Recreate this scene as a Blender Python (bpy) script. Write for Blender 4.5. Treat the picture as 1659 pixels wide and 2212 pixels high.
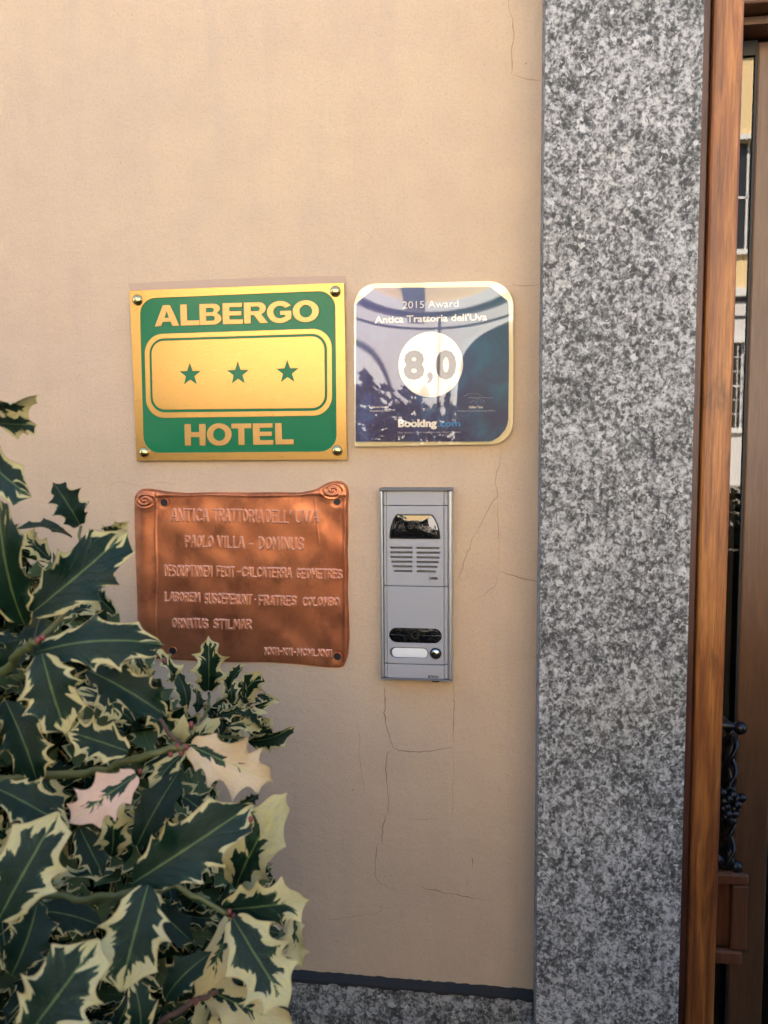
import bpy, math, random
import numpy as np
from mathutils import Vector, Matrix
R_ = math.radians
random.seed(7)
rng = np.random.default_rng(7)
for o in list(bpy.data.objects): bpy.data.objects.remove(o)
sc = bpy.context.scene
COL = sc.collection

# ------------------------------------------------------------------ camera, sky, sun, exposure
CAM = Vector((0, -1.155, 1.5)); FPX = 1790.0
YAW, PITCH, ROLL = 7.943, -5.214, -0.441
cd = bpy.data.cameras.new('camera'); cam = bpy.data.objects.new('camera', cd); COL.objects.link(cam)
CR = Matrix.Rotation(R_(YAW), 3, 'Z') @ Matrix.Rotation(R_(90 + PITCH), 3, 'X') @ Matrix.Rotation(R_(ROLL), 3, 'Z')
cam.matrix_world = Matrix.Translation(CAM) @ CR.to_4x4()
cd.sensor_fit = 'HORIZONTAL'; cd.sensor_width = 36; cd.lens = 36 * FPX / 1659
cd.clip_start = 0.02; cd.clip_end = 500
sc.camera = cam
cd.dof.use_dof = True; cd.dof.focus_distance = 1.16; cd.dof.aperture_fstop = 15
SUN_EL = 41.0
w = bpy.data.worlds.new('World'); sc.world = w; w.use_nodes = True
nt = w.node_tree; sky = nt.nodes.new('ShaderNodeTexSky'); sky.sky_type = 'NISHITA'; sky.sun_disc = False
sky.sun_elevation = R_(SUN_EL); sky.sun_rotation = R_(8); sky.air_density = 1.0; sky.dust_density = .6; sky.ozone_density = 2.5
nt.links.new(sky.outputs[0], nt.nodes['Background'].inputs[0]); nt.nodes['Background'].inputs[1].default_value = 0.082
sd = bpy.data.lights.new('sun', 'SUN'); sun = bpy.data.objects.new('sun', sd); COL.objects.link(sun)
sd.energy = 4.4; sd.angle = R_(0.53); sd.color = (1, .89, .75)
sdir = Vector((math.sin(R_(8)) * math.cos(R_(SUN_EL)), math.cos(R_(8)) * math.cos(R_(SUN_EL)), math.sin(R_(SUN_EL))))
sun.rotation_euler = sdir.to_track_quat('Z', 'Y').to_euler(); sun.location = (0, 6, 20)
sc.view_settings.view_transform = 'Standard'; sc.view_settings.look = 'None'; sc.view_settings.gamma = 1
sc.view_settings.use_curve_mapping = False; sc.view_settings.exposure = 3.12
sc.render.engine = 'CYCLES'
sc.cycles.max_bounces = 8; sc.cycles.diffuse_bounces = 4; sc.cycles.caustics_refractive = False

def ray(px, py):
    d = CR @ Vector(((px - 829.5) / FPX, -(py - 1106) / FPX, -1.0)); return d
def W(px, py, Y=0.0):          # measured point on a plane parallel to the house wall
    d = ray(px, py); return CAM + d * ((Y - CAM.y) / d.y)
def P(sx, sy, depth):          # measured point at a distance in front of the lens (source pixels)
    return CAM + ray(sx * .73733, sy * .73733) * depth
def crop(x0, y0, s, Y):
    return lambda x, y, yy=None: W((x0 + x / s) * .73733, (y0 + y / s) * .73733, Y if yy is None else yy)

# ------------------------------------------------------------------ helpers
def link(name, me, mat=None, parent=None, loc=None):
    o = bpy.data.objects.new(name, me); COL.objects.link(o)
    if mat is not None and me is not None and len(me.materials) == 0: me.materials.append(mat)
    if parent is not None: o.parent = parent
    if loc is not None: o.location = loc
    return o
def thing(name, label, cat, loc=(0, 0, 0), group=None):
    o = bpy.data.objects.new(name, None); COL.objects.link(o); o.location = loc
    o['label'] = label; o['category'] = cat
    if group: o['group'] = group
    bpy.context.view_layer.update()
    return o
def tag(o, label, cat, group=None):
    o['label'] = label; o['category'] = cat
    if group: o['group'] = group
    return o
def struct(o): o['kind'] = 'structure'; return o
def mesh(name, v, f, smooth=False):
    me = bpy.data.meshes.new(name); me.from_pydata([tuple(map(float, p)) for p in v], [], f); me.update()
    if smooth: me.polygons.foreach_set('use_smooth', [True] * len(me.polygons))
    return me
class MB:
    def __init__(s): s.v = []; s.f = []
    def add(s, v, f):
        n = len(s.v); s.v += [tuple(p) for p in v]; s.f += [tuple(i + n for i in q) for q in f]; return s
    def box(s, a, b):
        x0, y0, z0 = a; x1, y1, z1 = b
        return s.add([(x0, y0, z0), (x1, y0, z0), (x1, y1, z0), (x0, y1, z0), (x0, y0, z1), (x1, y0, z1), (x1, y1, z1), (x0, y1, z1)],
                     [(0, 3, 2, 1), (4, 5, 6, 7), (0, 1, 5, 4), (1, 2, 6, 5), (2, 3, 7, 6), (3, 0, 4, 7)])
    def tube(s, pts, rad, n=8):
        pts = [Vector(p) for p in pts]
        if not hasattr(rad, '__len__'): rad = [rad] * len(pts)
        rings = []; up = Vector((.31, .2, .93)).normalized()
        for i, p in enumerate(pts):
            t = (pts[min(i + 1, len(pts) - 1)] - pts[max(i - 1, 0)]).normalized()
            a = t.cross(up)
            if a.length < 1e-3: a = t.cross(Vector((1, 0, 0)))
            a.normalize(); b = t.cross(a)
            rings.append([p + (a * math.cos(k * 2 * math.pi / n) + b * math.sin(k * 2 * math.pi / n)) * rad[i] for k in range(n)])
        v = [q for r in rings for q in r]; f = []
        for i in range(len(pts) - 1):
            for k in range(n):
                f.append((i * n + k, i * n + (k + 1) % n, (i + 1) * n + (k + 1) % n, (i + 1) * n + k))
        f.append(tuple(range(n))[::-1]); f.append(tuple((len(pts) - 1) * n + k for k in range(n)))
        return s.add(v, f)
    def ball(s, c, r, sx=1, sy=1, sz=1, nu=14, nv=8):
        v = []; f = []
        for j in range(nv + 1):
            th = math.pi * j / nv
            for i in range(nu):
                ph = 2 * math.pi * i / nu
                v.append((c[0] + r * sx * math.sin(th) * math.cos(ph), c[1] + r * sy * math.sin(th) * math.sin(ph), c[2] + r * sz * math.cos(th)))
        for j in range(nv):
            for i in range(nu):
                f.append((j * nu + i, (j + 1) * nu + i, (j + 1) * nu + (i + 1) % nu, j * nu + (i + 1) % nu))
        return s.add(v, f)
    def build(s, name, mat, parent=None, smooth=False, bevel=0, off=None):
        v = s.v
        if off is not None: v = [(p[0] - off[0], p[1] - off[1], p[2] - off[2]) for p in v]
        me = mesh(name, v, s.f, smooth); o = link(name, me, mat, parent)
        if bevel:
            m = o.modifiers.new('b', 'BEVEL'); m.width = bevel; m.segments = 2; m.limit_method = 'ANGLE'; m.angle_limit = R_(40)
        return o
def box(name, a, b, mat, parent=None, bevel=0, off=None): return MB().box(a, b).build(name, mat, parent, False, bevel, off)

def shape(name, loops, y, thick, mat, parent=None, bevel=0, off=(0, 0, 0), smooth=False):
    """flat outline (world x,z loops; inner loops are holes) pushed out to y, thickness behind it"""
    cu = bpy.data.curves.new(name, 'CURVE'); cu.dimensions = '2D'; cu.fill_mode = 'BOTH'
    cu.extrude = max(thick / 2 - bevel, 1e-5); cu.bevel_depth = bevel; cu.bevel_resolution = 1; cu.offset = -bevel
    for lp in loops:
        sp = cu.splines.new('POLY'); sp.points.add(len(lp) - 1)
        for i, (x, z) in enumerate(lp): sp.points[i].co = (x, z, 0, 1)
        sp.use_cyclic_u = True
    tmp = bpy.data.objects.new('tmp', cu); COL.objects.link(tmp)
    me = bpy.data.meshes.new_from_object(tmp.evaluated_get(bpy.context.evaluated_depsgraph_get()))
    bpy.data.objects.remove(tmp); bpy.data.curves.remove(cu)
    # curve x,y,z -> world x, -z, y
    n = len(me.vertices); co = np.empty(n * 3); me.vertices.foreach_get('co', co); co = co.reshape(-1, 3)
    out = np.stack([co[:, 0] - off[0], y + thick / 2 - co[:, 2] - off[1], co[:, 1] - off[2]], 1)
    me.vertices.foreach_set('co', out.ravel()); me.update(); me.name = name
    return link(name, me, mat, parent)
def text(name, s, c, hgt, y, mat, parent=None, bold=0.0, width=None, off=(0, 0, 0), thick=.0003, align='CENTER', tilt=0, zfun=None):
    cu = bpy.data.curves.new(name, 'FONT'); cu.body = s; cu.size = 1; cu.extrude = 0; cu.offset = bold; cu.align_x = align; cu.resolution_u = 3
    tmp = bpy.data.objects.new('tmp', cu); COL.objects.link(tmp)
    me = bpy.data.meshes.new_from_object(tmp.evaluated_get(bpy.context.evaluated_depsgraph_get()))
    bpy.data.objects.remove(tmp); bpy.data.curves.remove(cu)
    n = len(me.vertices); co = np.empty(n * 3); me.vertices.foreach_get('co', co); co = co.reshape(-1, 3)
    if n == 0: return None
    sy = hgt / .73; sx = sy
    if width: sx = width / (co[:, 0].max() - co[:, 0].min())
    x = co[:, 0] * sx; z = (co[:, 1] - (.365 if True else 0)) * sy
    x, z = x * math.cos(tilt) - z * math.sin(tilt), x * math.sin(tilt) + z * math.cos(tilt)
    X = c[0] + x; Z = c[1] + z
    out = np.stack([X - off[0], np.full(n, y) - off[1], Z - off[2]], 1)
    me.vertices.foreach_set('co', out.ravel()); me.update(); me.name = name
    return link(name, me, mat, parent)
def rrect(x0, z0, x1, z1, r, n=8):
    if not hasattr(r, '__len__'): r = (r,) * 4            # order: bottom-left, bottom-right, top-right, top-left
    pts = []
    for (cx, cz, a0, rr) in ((x0, z0, 180, r[0]), (x1, z0, 270, r[1]), (x1, z1, 0, r[2]), (x0, z1, 90, r[3])):
        ox = cx + (rr if cx == x0 else -rr); oz = cz + (rr if cz == z0 else -rr)
        if rr <= 1e-6: pts.append((cx, cz)); continue
        for k in range(n + 1):
            a = R_(a0 + 90 * k / n); pts.append((ox + rr * math.cos(a), oz + rr * math.sin(a)))
    return pts
def qrect(F, pts, r, n=7):
    """rounded quadrilateral from measured corners TL,TR,BR,BL; r in world units"""
    c = [(F(*p).x, F(*p).z) for p in pts]
    if not hasattr(r, '__len__'): r = (r,) * 4
    out = []
    for i in range(4):
        p = Vector(c[i]); a = Vector(c[i - 1]) - p; b = Vector(c[(i + 1) % 4]) - p
        rr = r[i]
        if rr < 1e-6: out.append(tuple(p)); continue
        A = p + a.normalized() * rr; B = p + b.normalized() * rr; cc = p + (a.normalized() + b.normalized()) * rr
        for k in range(n + 1):
            t = k / n * math.pi / 2
            q = cc + (A - cc) * math.cos(t) + (B - cc) * math.sin(t); out.append(tuple(q))
    return out
def circ(cx, cz, r, n=32): return [(cx + r * math.cos(2 * math.pi * k / n), cz + r * math.sin(2 * math.pi * k / n)) for k in range(n)]

# ------------------------------------------------------------------ materials
class NT:
    def __init__(s, name):
        s.m = bpy.data.materials.new(name); s.m.use_nodes = True; s.t = s.m.node_tree; s.b = s.t.nodes['Principled BSDF']; s.out = s.t.nodes['Material Output']
    def n(s, typ, **k):
        nd = s.t.nodes.new(typ)
        for a, b in k.items(): setattr(nd, a, b)
        return nd
    def l(s, a, b): s.t.links.new(a, b)
    def coord(s, kind='Object', scale=(1, 1, 1), loc=(0, 0, 0), rot=(0, 0, 0)):
        tc = s.n('ShaderNodeTexCoord'); mp = s.n('ShaderNodeMapping'); mp.inputs['Scale'].default_value = scale
        mp.inputs['Location'].default_value = loc; mp.inputs['Rotation'].default_value = rot
        s.l(tc.outputs[kind], mp.inputs[0]); return mp.outputs[0]
    def noise(s, vec, scale, detail=4, rough=.55, dist=0):
        t = s.n('ShaderNodeTexNoise'); t.inputs['Scale'].default_value = scale; t.inputs['Detail'].default_value = detail
        t.inputs['Roughness'].default_value = rough; t.inputs['Distortion'].default_value = dist
        s.l(vec, t.inputs['Vector']); return t.outputs['Fac']
    def ramp(s, fac, stops, interp='LINEAR'):
        r = s.n('ShaderNodeValToRGB'); r.color_ramp.interpolation = interp; e = r.color_ramp.elements
        while len(e) < len(stops): e.new(.5)
        for i, (p, c) in enumerate(stops):
            e[i].position = p; e[i].color = (*c, 1) if hasattr(c, '__len__') else (c, c, c, 1)
        s.l(fac, r.inputs[0]); return r.outputs[0]
    def mix(s, fac, a, b, mode='MIX'):
        m = s.n('ShaderNodeMix', data_type='RGBA', blend_type=mode)
        for sock, val in ((m.inputs[0], fac), (m.inputs[6], a), (m.inputs[7], b)):
            if isinstance(val, bpy.types.NodeSocket): s.l(val, sock)
            elif hasattr(val, '__len__'): sock.default_value = (*val, 1)
            else: sock.default_value = val
        return m.outputs[2]
    def math(s, op, a, b=None, c=None, clamp=False):
        m = s.n('ShaderNodeMath', operation=op); m.use_clamp = clamp
        for i, val in enumerate((a, b, c)):
            if val is None: continue
            if isinstance(val, bpy.types.NodeSocket): s.l(val, m.inputs[i])
            else: m.inputs[i].default_value = val
        return m.outputs[0]
    def bump(s, h, strength=.3, dist=.001):
        b = s.n('ShaderNodeBump'); b.inputs['Strength'].default_value = strength; b.inputs['Distance'].default_value = dist
        s.l(h, b.inputs['Height']); s.l(b.outputs[0], s.b.inputs['Normal'])
    def set(s, **k):
        for a, val in k.items():
            sock = s.b.inputs[a.replace('_', ' ')]
            if isinstance(val, bpy.types.NodeSocket): s.l(val, sock)
            elif hasattr(val, '__len__'): sock.default_value = (*val, 1)
            else: sock.default_value = val
        return s
def plain(name, col, rough=.5, metal=0, **k):
    t = NT(name)
    v = t.coord('Object'); nz = t.noise(v, 40, 5)
    c = t.mix(t.math('MULTIPLY', nz, .25), col, tuple(x * .72 for x in col))
    t.set(Base_Color=c, Roughness=rough, Metallic=metal, **k); return t.m

def m_stucco():
    t = NT('stucco'); v = t.coord('Object')
    big = t.noise(v, 2.2, 5, .6); mid = t.noise(v, 14, 6, .6); fine = t.noise(v, 420, 3, .6); sp = t.noise(v, 90, 2)
    c = t.mix(t.ramp(big, [(.3, 0), (.7, 1)]), (.605, .455, .295), (.545, .415, .29))
    c = t.mix(t.math('MULTIPLY', t.ramp(mid, [(.42, 0), (.75, 1)]), .35), c, (.45, .33, .24))
    gr = t.noise(v, 240, 3, .7); c = t.mix(t.math('MULTIPLY', t.ramp(gr, [(.5, 0), (.72, 1)]), .30), c, (.34, .25, .18))
    dr = t.noise(t.coord('Object', scale=(1, 1, .12)), 24, 5, .6); c = t.mix(t.math('MULTIPLY', t.ramp(dr, [(.5, 0), (.75, 1)]), .28), c, (.42, .33, .27))
    c = t.mix(t.math('MULTIPLY', t.ramp(sp, [(.76, 0), (.80, 1)]), .25), c, (.30, .2, .14))
    t.set(Base_Color=c, Roughness=.85)
    h = t.math('ADD', t.math('MULTIPLY', fine, .8), t.math('MULTIPLY', t.noise(v, 70, 5, .65), 1.3)); h = t.math('ADD', h, t.math('MULTIPLY', t.noise(t.coord('Object', scale=(1, 1, 2.2)), 9, 3), 3.0)); t.bump(h, .6, .0011); return t.m
def m_granite(name='granite', gain=1.0):
    t = NT(name); v = t.coord('Object')
    wv = t.coord('Object', scale=(1, 1, .8))
    n1 = t.noise(wv, 150, 4, .65, .7); n2 = t.noise(v, 60, 4, .6, .3); n3 = t.noise(v, 400, 2, .5); n4 = t.noise(v, 16, 3, .5)
    vo = t.n('ShaderNodeTexVoronoi'); vo.inputs['Scale'].default_value = 120; t.l(v, vo.inputs['Vector'])
    s_ = t.math('ADD', t.math('MULTIPLY', n1, .62), t.math('MULTIPLY', n2, .30))
    vc = t.n('ShaderNodeTexVoronoi'); vc.inputs['Scale'].default_value = 290; t.l(v, vc.inputs['Vector']); vs = t.n('ShaderNodeSeparateXYZ'); t.l(vc.outputs['Color'], vs.inputs[0])
    s_ = t.math('ADD', s_, t.math('MULTIPLY_ADD', vs.outputs['X'], .11, -.055)); s_ = t.math('ADD', s_, t.math('MULTIPLY', n3, .13)); s_ = t.math('ADD', s_, t.math('MULTIPLY_ADD', n4, .16, -.04))
    g = gain
    c = t.ramp(s_, [(.44, (.048 * g, .049 * g, .045 * g)), (.505, (.10 * g, .103 * g, .095 * g)), (.56, (.215 * g, .217 * g, .203 * g)), (.61, (.37 * g, .37 * g, .35 * g)), (.69, (.55 * g, .55 * g, .52 * g))])
    wh = t.ramp(vo.outputs['Color'], [(.80, 0), (.86, 1)])
    pos = t.ramp(n1, [(.46, 0), (.52, 1)])
    c = t.mix(t.math('MULTIPLY', t.math('MULTIPLY', wh, pos), .75), c, (.66 * g, .655 * g, .62 * g))
    c = t.mix(t.math('MULTIPLY', t.ramp(t.noise(v, 5, 3), [(.5, 0), (.7, 1)]), .35), c, t.mix(1, c, (1, .97, .82), 'MULTIPLY'))
    t.set(Base_Color=c, Roughness=.72); t.bump(t.math('ADD', s_, t.math('MULTIPLY', n3, .3)), .55, .0012); return t.m
def m_wood(name, cols, rough=.45, coat=.15, zs=1.0, knots=True):
    t = NT(name); v = t.coord('Object', scale=(1, 1, .07 * zs)); v2 = t.coord('Object', scale=(1, 1, .2))
    g = t.noise(v, 55, 8, .62, 1.4); g2 = t.noise(v, 330, 5, .65, .4); big = t.noise(v2, 7, 4, .6, .8)
    c = t.ramp(t.math('ADD', t.math('MULTIPLY', g, .6), t.math('MULTIPLY', big, .4)), [(.33, cols[0]), (.45, cols[1]), (.56, cols[2]), (.7, cols[3])])
    c = t.mix(t.math('MULTIPLY', t.ramp(g2, [(.42, 0), (.66, 1)]), .55), c, cols[0])
    if knots:
        k = t.noise(t.coord('Object', scale=(1.2, 1, .35)), 11, 4, .6, .6)
        c = t.mix(t.math('MULTIPLY', t.ramp(k, [(.57, 0), (.70, 1)]), .8), c, tuple(x * .4 for x in cols[0]))
    t.set(Base_Color=c, Roughness=t.math('ADD', t.math('MULTIPLY', g2, .3), rough - .15), Coat_Weight=coat, Coat_Roughness=.3)
    t.bump(g2, .25, .0006); return t.m
def m_metal(name, col, rough, brush=0, mott=.12, aniso_axis='x'):
    t = NT(name); v = t.coord('Object', scale=(1, 1, 14) if aniso_axis == 'x' else (14, 1, 1)); n = t.noise(v, 90, 5, .6); big = t.noise(t.coord('Object'), 9, 4)
    c = t.mix(t.math('MULTIPLY', t.ramp(big, [(.35, 0), (.7, 1)]), mott * 3), col, tuple(a * .78 for a in col))
    t.set(Base_Color=c, Metallic=1.0, Roughness=t.math('ADD', t.math('MULTIPLY', n, .16), rough - .08))
    if brush: t.bump(n, brush, .0003)
    return t.m
def m_clear(name, ior=1.5, tint=(1, 1, 1), rough=.0):
    t = NT(name); t.t.nodes.remove(t.b)
    tr = t.n('ShaderNodeBsdfTransparent'); tr.inputs[0].default_value = (*tint, 1); gl = t.n('ShaderNodeBsdfGlossy'); gl.inputs['Roughness'].default_value = rough
    fr = t.n('ShaderNodeFresnel'); fr.inputs[0].default_value = ior; mx = t.n('ShaderNodeMixShader')
    t.l(fr.outputs[0], mx.inputs[0]); t.l(tr.outputs[0], mx.inputs[1]); t.l(gl.outputs[0], mx.inputs[2]); t.l(mx.outputs[0], t.out.inputs[0]); return t.m

STUCCO = m_stucco(); GRANITE = m_granite('granite', .88); GRANITE2 = m_granite('granite_plinth', .8)
BRASS = m_metal('brass', (.47, .29, .098), .30, .03, .06)
BRASS_K = m_metal('brass_rivet', (.66, .50, .24), .25)
GREEN = NT('green_enamel').set(Base_Color=(.006, .115, .055), Roughness=.22, Coat_Weight=1.0, Coat_Roughness=.06).m
def m_green():
    t = NT('green_enamel'); v = t.coord('Object'); n = t.noise(v, 70, 4, .6)
    t.set(Base_Color=t.mix(t.math('MULTIPLY', n, .3), (.004, .16, .062), (.003, .115, .045)), Roughness=.3, Specular_IOR_Level=.2, Coat_Weight=.12, Coat_Roughness=.08); t.bump(n, .35, .0008); return t.m
GREEN = m_green()
ALU = m_metal('anodised_aluminium', (.58, .60, .62), .42, 0, .03); ALU2 = plain('grey_cap', (.15, .15, .15), .5)
SILVERP = plain('silver_grey_plastic', (.375, .38, .385), .38)
BLACKG = NT('black_gloss').set(Base_Color=(.006, .006, .006), Roughness=.04, Coat_Weight=1.0, Coat_Roughness=.0).m
BLACKM = plain('black_matt', (.008, .008, .008), .55)
WHITE_L = plain('white_label', (.78, .80, .78), .4)
CHROME = m_metal('chrome', (.62, .58, .52), .12)
IRON = NT('black_wrought_iron').set(Base_Color=(.005, .005, .006), Roughness=.32, Specular_IOR_Level=.4).m
CRACK = plain('crack_shadow', (.24, .165, .105), .9)
CRACK2 = plain('hair_crack', (.40, .28, .185), .9)
MORTAR = plain('dark_mortar', (.024, .023, .022), .9)

# ------------------------------------------------------------------ setting: ground, own house, house across the square
def m_ground():
    t = NT('paving'); v = t.coord('Object'); n = t.noise(v, 6, 6); br = t.n('ShaderNodeTexBrick'); br.inputs['Scale'].default_value = 1.2
    t.l(v, br.inputs['Vector']); br.inputs['Mortar Size'].default_value = .012
    br.inputs['Color1'].default_value = (.30, .27, .23, 1); br.inputs['Color2'].default_value = (.36, .32, .27, 1); br.inputs['Mortar'].default_value = (.10, .09, .08, 1)
    t.set(Base_Color=t.mix(t.math('MULTIPLY', n, .4), br.outputs[0], (.12, .115, .11)), Roughness=.85); t.bump(n, .3, .01); return t.m
g = MB().add([(-150, -150, 0), (150, -150, 0), (150, 60, 0), (-150, 60, 0)], [(0, 1, 2, 3)]).build('ground', m_ground()); struct(g)
def m_asphalt():
    t = NT('asphalt'); v = t.coord('Object'); n = t.noise(v, 30, 6)
    t.set(Base_Color=t.ramp(n, [(.3, (.028, .028, .03)), (.7, (.06, .06, .06))]), Roughness=.8); t.bump(n, .3, .01); return t.m
g = MB().add([(-60, -11.5, .004), (60, -11.5, .004), (60, -3.2, .004), (-60, -3.2, .004)], [(0, 1, 2, 3)]).build('road', m_asphalt()); struct(g)

g = MB().add([(-60, -3.199, .004), (60, -3.199, .004), (60, -.0, .004), (-60, -.0, .004)], [(0, 1, 2, 3)]).build('pavement', plain('dark_stone_paving', (.04, .04, .04), .8)); struct(g)
PXL = W(1181, 0, -.035).x
PIL_X0 = (W(1175, 300, -.08).x + W(1161, 1900, -.08).x) / 2
PIL_X1 = (W(1513, 300, -.08).x + W(1474, 1900, -.08).x) / 2
DOOR_X0 = PIL_X1 - .03; DOOR_X1 = 1.75
HDR_Z = W(1635, 55, .03).z
base_z = .6978
wall = struct(box('wall', (-9, 0, base_z - .004), (PIL_X0 + .03, .35, 9.6), STUCCO))
struct(box('wall', (DOOR_X1, 0, 0), (9, .35, 9.6), STUCCO))
struct(box('wall', (PIL_X0 + .03, 0, 2.75), (DOOR_X1, .35, 9.6), STUCCO))
struct(box('wall', (-9, .35, 0), (-8.7, 9, 9.6), STUCCO)); struct(box('wall', (8.7, .35, 0), (9, 9, 9.6), STUCCO)); struct(box('wall', (-9, 9, 0), (9, 9.3, 9.6), STUCCO))
struct(box('roof', (-9.3, -.35, 9.6), (9.3, 9.6, 9.9), plain('roof_tile', (.25, .11, .06), .8)))
# dark entrance hall seen through the door glass
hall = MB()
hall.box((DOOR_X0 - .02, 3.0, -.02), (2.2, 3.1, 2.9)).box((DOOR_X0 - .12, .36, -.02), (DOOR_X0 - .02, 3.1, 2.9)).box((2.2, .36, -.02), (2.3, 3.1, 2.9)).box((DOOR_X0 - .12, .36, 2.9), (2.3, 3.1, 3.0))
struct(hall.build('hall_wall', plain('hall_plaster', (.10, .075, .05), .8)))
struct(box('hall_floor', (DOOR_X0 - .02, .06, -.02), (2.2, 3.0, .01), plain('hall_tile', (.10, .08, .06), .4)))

# cracks and blemishes in the plaster: narrow ragged ribbons lying a hair above it
def crack(pts, wid, mat, jit=2.2):
    """pts in display pixels of the photograph on the wall plane"""
    w3 = [W(x, y, 0) for x, y in pts]; out = []
    for a, b in zip(w3[:-1], w3[1:]):
        n = max(2, int((b - a).length / .006))
        for k in range(n):
            t = k / n; p = a.lerp(b, t); j = jit * .00028
            out.append(Vector((p.x + random.gauss(0, j), -.0004, p.z + random.gauss(0, j))))
    out.append(Vector((w3[-1].x, -.0004, w3[-1].z)))
    v = []; f = []
    for i, p in enumerate(out):
        t = (out[min(i + 1, len(out) - 1)] - out[max(i - 1, 0)]); t = Vector((t.x, 0, t.z)).normalized(); nrm = Vector((-t.z, 0, t.x))
        ww = wid * .42 * (.45 + random.random() * .9) * min(1, (i + .3) / 4, (len(out) - i) / 4)
        v += [p + nrm * ww, p - nrm * ww]
    for i in range(len(out) - 1): f.append((2 * i, 2 * i + 1, 2 * i + 3, 2 * i + 2))
    link('crack', mesh('crack', v, f), mat, wall)
crack([(1098, -10), (1100, 25), (1108, 45), (1111, 85), (1104, 110), (1107, 150), (1104, 160)], .0016, CRACK2)
crack([(1102, 158), (1118, 165), (1140, 173), (1180, 172)], .0012, CRACK2)
crack([(1098, 620), (1108, 616), (1130, 618), (1170, 616)], .0013, CRACK2)
crack([(1083, 962), (1080, 1000), (1070, 1030), (1074, 1072), (1060, 1090), (1040, 1130), (1020, 1165), (1000, 1220), (985, 1265)], .0013, CRACK2)
crack([(1074, 1072), (1076, 1120), (1077, 1180), (1078, 1235)], .0009, CRACK2)
crack([(1078, 1235), (1100, 1240), (1130, 1250), (1165, 1257)], .0016, CRACK)
crack([(1078, 1235), (1070, 1265), (1045, 1285), (1015, 1300)], .0009, CRACK2)
crack([(830, 1472), (831, 1520), (833, 1560), (842, 1595), (850, 1615), (862, 1621), (895, 1624), (930, 1622), (980, 1613)], .0016, CRACK)
crack([(979, 1613), (981, 1560), (980, 1500), (978, 1470)], .0010, CRACK)
crack([(850, 1620), (836, 1626), (834, 1660), (838, 1720), (839, 1762)], .0012, CRACK)
crack([(979, 1613), (981, 1660), (979, 1700), (978, 1770)], .0007, CRACK2)
crack([(856, 1762), (880, 1768), (915, 1770), (955, 1768)], .0010, CRACK2)
crack([(838, 1745), (826, 1790), (825, 1825)], .0013, CRACK)
crack([(816, 1815), (812, 1850), (810, 1890), (818, 1905), (840, 1920)], .0013, CRACK)
crack([(900, 1910), (920, 1920), (960, 1928), (1000, 1935), (1040, 1942)], .0011, CRACK)
crack([(1040, 1942), (1080, 1950), (1100, 1975)], .0006, CRACK2)
crack([(770, 1560), (778, 1600), (776, 1630), (783, 1680), (786, 1710)], .0010, CRACK2)
crack([(830, 1935), (822, 1970), (790, 1975), (700, 1990)], .0007, CRACK2)
crack([(225, 1050), (260, 1040), (300, 1050), (340, 1042), (390, 1046)], .0006, CRACK2)
crack([(1120, 1422), (1145, 1420), (1165, 1418)], .0010, CRACK2)
crack([(1018, 1850), (1022, 1860), (1020, 1875)], .0022, CRACK, 1); crack([(1009, 1902), (1010, 1912)], .0020, CRACK, 1)
crack([(1011, 1565), (1010, 1580)], .0012, CRACK, 1); crack([(1076, 1700), (1078, 1712)], .0012, CRACK, 1)
for i in range(70):                                   # tiny pock marks
    x, y = random.uniform(60, 1160), random.uniform(20, 2080); p = W(x, y, -.0004); r = random.uniform(.0004, .0011)
    me = mesh('pock_mark', [(p.x + r * math.cos(a) * random.uniform(.7, 1.2), p.y, p.z + r * math.sin(a) * random.uniform(.7, 1.3)) for a in [k * math.pi / 3 for k in range(6)]], [tuple(range(6))[::-1]])
    link('pock_mark', me, CRACK2 if i % 4 else CRACK, wall)
# outline of an earlier sign, a band of older paint round the brass plate
S = crop(350, 800, 2.37, -.0075)
def lp(F, pts, yy=None): return [(F(x, y, yy).x, F(x, y, yy).z) for x, y in pts]
shape('old_paint_mark', [lp(S, [(62, 72), (300, 60), (700, 42), (1100, 28), (1400, 22), (1575, 20), (1577, 110), (80, 150)], 0)], -.0006, .0006, plain('old_paint', (.50, .36, .265), .9), wall)

# plinth and pillar
pl = thing('granite_plinth', 'low speckled granite plinth along the foot of the plaster wall', 'plinth', (-1, 0, 0))
box('slab', (-9, -.010, 0), (PIL_X0 - .0005, .35, base_z - .008), GRANITE2, pl, .003, (-1, 0, 0))
mj = MB(); N = 240; v = []; f = []
for i in range(N + 1):
    x = -1.6 + (PIL_X0 + 1.6 - .0008) * i / N; j = random.uniform(-.0016, .0016); k = random.uniform(-.002, .002)
    v += [(x, .01, base_z + .001 + j), (x, -.002, base_z + .000 + j * .6), (x, -.0106, base_z - .007 + k * .4), (x, -.0112, base_z - .0115 + k)]
for i in range(N):
    for q in range(3): f.append((4 * i + q, 4 * i + q + 1, 4 * i + 5 + q, 4 * i + 4 + q))
mj.add([(a + 1, b, c) for a, b, c in v], f).build('mortar_joint', MORTAR, pl)
pi = box('granite_pillar', (PIL_X0, -.08, 0), (PIL_X1, .30, 2.75), GRANITE, None, .0009)
tag(pi, 'tall speckled grey granite pillar between the plaster wall and the wooden door frame', 'pillar')

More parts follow.
